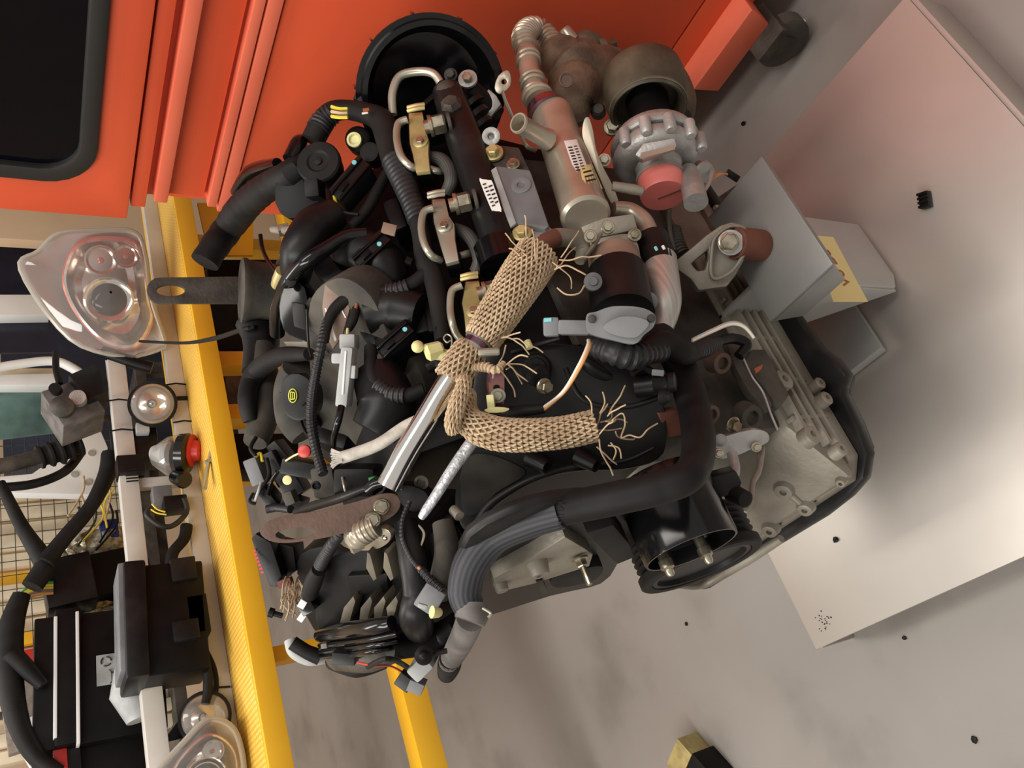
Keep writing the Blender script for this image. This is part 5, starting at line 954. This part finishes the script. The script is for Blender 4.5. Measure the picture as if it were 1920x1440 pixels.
# harness trunk
HT = tube(EN, 'harness_trunk', [(586, 265, .01), (600, 238, .015), (620, 212, .02), (650, 206, .02), (690, 214, .02), (716, 228, .02), (728, 262, .02), (738, 300, .02), (760, 350, .02), (780, 400, .02), (790, 440, .02), (798, 490, .018), (812, 520, .018), (824, 580, .02), (832, 640, .02)], [22, 22, 20, 18, 20, 24, 24, 23, 21, 19, 18, 20, 19, 18, 17], 'rubber', n=16)
tube(HT, 'corrugated_section', [(740, 302, .022), (758, 345, .022), (776, 390, .022), (785, 415, .022)], [24, 22, 20, 20], 'conduit', ribs=(.0075, .06), n=18)
tube(HT, 'corrugated_section', [(596, 243, .016), (608, 225, .018), (624, 212, .021)], [22, 22, 20], 'conduit', ribs=(.006, .05), n=16)
for i, mm in enumerate(('wireyellow', 'knit', 'wireyellow')): tube(HT, 'wire', [(622, 200+i*9, .042), (636, 204+i*8, .045), (652, 204+i*8, .045)], 3.5, mm, n=6)
slab(HT, 'tape_mark', (680, 206, .046), (692, 204, .046), 6, .002, 'copper', 'cover'); slab(HT, 'tape_mark', (678, 212, .047), (690, 210, .047), 3, .002, 'wirewhite', 'cover')
tube(EN, 'harness_branch', [(805, 505, .02), (775, 530, .02), (745, 542, .02), (700, 548, .02), (660, 556, .02), (630, 578, .02), (615, 605, .02), (608, 640, .02)], [12, 13, 13, 13, 13, 12, 10, 9], 'rubber', n=12)
tube(EN, 'corrugated_section', [(726, 545, .022), (745, 543, .022), (766, 536, .022)], 14, 'conduit', ribs=(.006, .07), n=14)
tube(EN, 'corrugated_branch', [(612, 605, .02), (602, 650, .02), (594, 690, .02), (586, 740, .02), (584, 790, .02), (592, 840, .02), (606, 890, .02)], [9, 9, 9, 10, 10, 9, 10], 'conduit', ribs=(.005, .07), n=10)
tube(EN, 'black_wire', [(580, 745, .015), (562, 770, .015), (568, 800, .015), (580, 820, .015)], 3.5, 'gloss'); tube(EN, 'black_wire', [(575, 580, .02), (578, 640, .02), (584, 670, .02)], 2.5, 'gloss')
tube(EN, 'harness_branch', [(695, 650, .02), (696, 690, .02), (706, 720, .02), (728, 737, .02), (760, 742, .02), (795, 730, .02)], [12, 13, 14, 14, 14, 13], 'rubber', n=12); tube(EN, 'corrugated_section', [(708, 723, .022), (730, 738, .022), (762, 742, .022)], 15, 'conduit', ribs=(.006, .07), n=14)
tube(EN, 'harness_branch', [(740, 300, .0), (712, 350, .0), (690, 390, .0), (660, 425, .0)], [10, 11, 11, 10], 'rubber', n=12); tube(EN, 'thin_wire', [(627, 370, .01), (640, 395, .01), (672, 402, .01)], 3, 'rubber'); tube(EN, 'thin_wire', [(627, 368, .012), (630, 382, .012)], 3.4, 'wireyellow')
slab(EN, 'rail_guard', (728, 315, .0), (775, 420, .0), 12, .012, 'dark', 'cover'); slab(EN, 'rail_guard', (788, 500, .0), (812, 620, .0), 16, .012, 'dark', 'cover')
# injector connectors with cyan dots
def injplug(x0, y0, x1, y1, dot, wires=None):
    o = slab(EN, 'injector_plug', (x0, y0, .02), (x1, y1, .02), 34, .03, 'plastic', 'cover', .003); d = V((x1-x0, y1-y0, 0)).normalized(); e = V((-d.y, d.x, 0))
    for s_ in (-10, 10): slab(o, 'rail_edge', (x0+e.x*s_, y0+e.y*s_, .024), (x1+e.x*s_, y1+e.y*s_, .024), 5, .006, 'gloss', 'cover', .001)
    slab(o, 'latch_window', (x0+d.x*14, y0+d.y*14, .0235), (x0+d.x*34, y0+d.y*34, .0235), 10, .004, 'dark', 'cover', .001); plate(o, 'cyan_dot', oval(dot[0], dot[1], 4.5, 4), .0255, .001, 'cyan', 'cover', 0)
    return o
injplug(628, 366, 684, 300, (664, 304)); injplug(668, 492, 724, 440, (711, 457)); injplug(712, 660, 768, 610, (759, 617))
o = slab(EN, 'plug_label', (716, 425, .025), (742, 432, .025), 20, .003, 'brownlabel', 'cover'); 
lathe(EN, 'fuel_sensor', (692, 285, .01), (-.3, -.6, .7), [(-30, 22), (-4, 20), (0, 19), (2, 12)], 'rubber', 20); lathe(EN, 'bright_ring', (664, 262, .015), 'half', [(-4, 14), (2, 14), (3, 10), (-2, 9)], 'cream', 20); lathe(EN, 'sensor_base', (672, 262, .0), 'half', [(-20, 26), (6, 24), (10, 18)], 'dark', 20)
tube(EN, 'dark_lug', [(672, 182, .0), (690, 190, .0)], [14, 14], 'gloss', n=6)
for pts in ([(645, 520, .02), (660, 515, .02), (672, 505, .02)],): tube(EN, 'wire', pts, 3, 'wiregreen'); tube(EN, 'wire', [(p[0]+4, p[1]+6, p[2]) for p in pts], 2.4, 'wireorange')
o = tube(EN, 'plug_boot', [(668, 578, .02), (662, 600, .02), (652, 618, .02)], [8, 9, 8], 'rubber'); tube(o, 'wire', [(667, 578, .025), (669, 570, .025)], 3, 'copper'); tube(o, 'wire', [(652, 616, .024), (651, 628, .024)], 2.6, 'cream')
# pale in-line connector
WC = slab(EN, 'inline_connector', (650, 626, .03), (650, 655, .03), 30, .022, 'lightgrey', 'half', .003); slab(WC, 'latch', (634, 662, .036), (634, 682, .036), 28, .022, 'lightgrey', 'half', .003); slab(WC, 'sleeve', (650, 650, .034), (638, 764, .034), 24, .024, 'lightgrey', 'half', .004)
slab(WC, 'tab', (662, 685, .034), (660, 710, .034), 10, .014, 'lightgrey', 'half', .002); slab(WC, 'rib', (648, 658, .0375), (642, 740, .0375), 4, .003, 'white', 'half', .001); tube(EN, 'black_wire', [(640, 762, .028), (634, 790, .028), (626, 820, .02), (624, 845, .01)], [7, 7, 6, 6], 'gloss')
# cream ball fitting with wire clip
BF = lathe(EN, 'quick_connector', (806, 660, .06), (-.1, .35, .93), [(-26, 12), (-22, 16), (4, 18), (8, 14)], 'cream', 6); p = E(783, 650, .065); M().ell(p, V((px(p, 12), 0, 0)), V((0, px(p, 12), 0)), V((0, 0, px(p, 12)))).build('ball_end', 'cream', BF)
tube(BF, 'stem', [(815, 662, .055), (845, 668, .05)], [13, 11], 'cream'); tube(BF, 'wire_clip', [(842, 662, .075), (847, 645, .075), (846, 632, .075), (838, 627, .075), (832, 634, .075), (838, 642, .075), (845, 638, .075)], 1.6, 'steel', n=6)
for y0, x0 in ((600, 825), (470, 770)): slab(EN, 'square_clip', (x0-10, y0+15, .03), (x0+2, y0+20, .03), 12, .005, 'dark', 'cover')
tube(EN, 'fuel_hose', [(800, 690, .03), (822, 680, .03), (845, 690, .03)], [12, 15, 14], 'dark', n=12)
for x, y, a, L, w in ((735, 640, .8, 70, 60), (740, 400, 1.2, 60, 30), (690, 620, .9, 60, 30), (610, 500, .9, 60, 40), (780, 590, 1.3, 70, 40), (620, 820, .3, 60, 30)): lumpbox(x, y, a, L, w, 'plastic', -.005, .04, 'loom_clip', 'cover', .006)
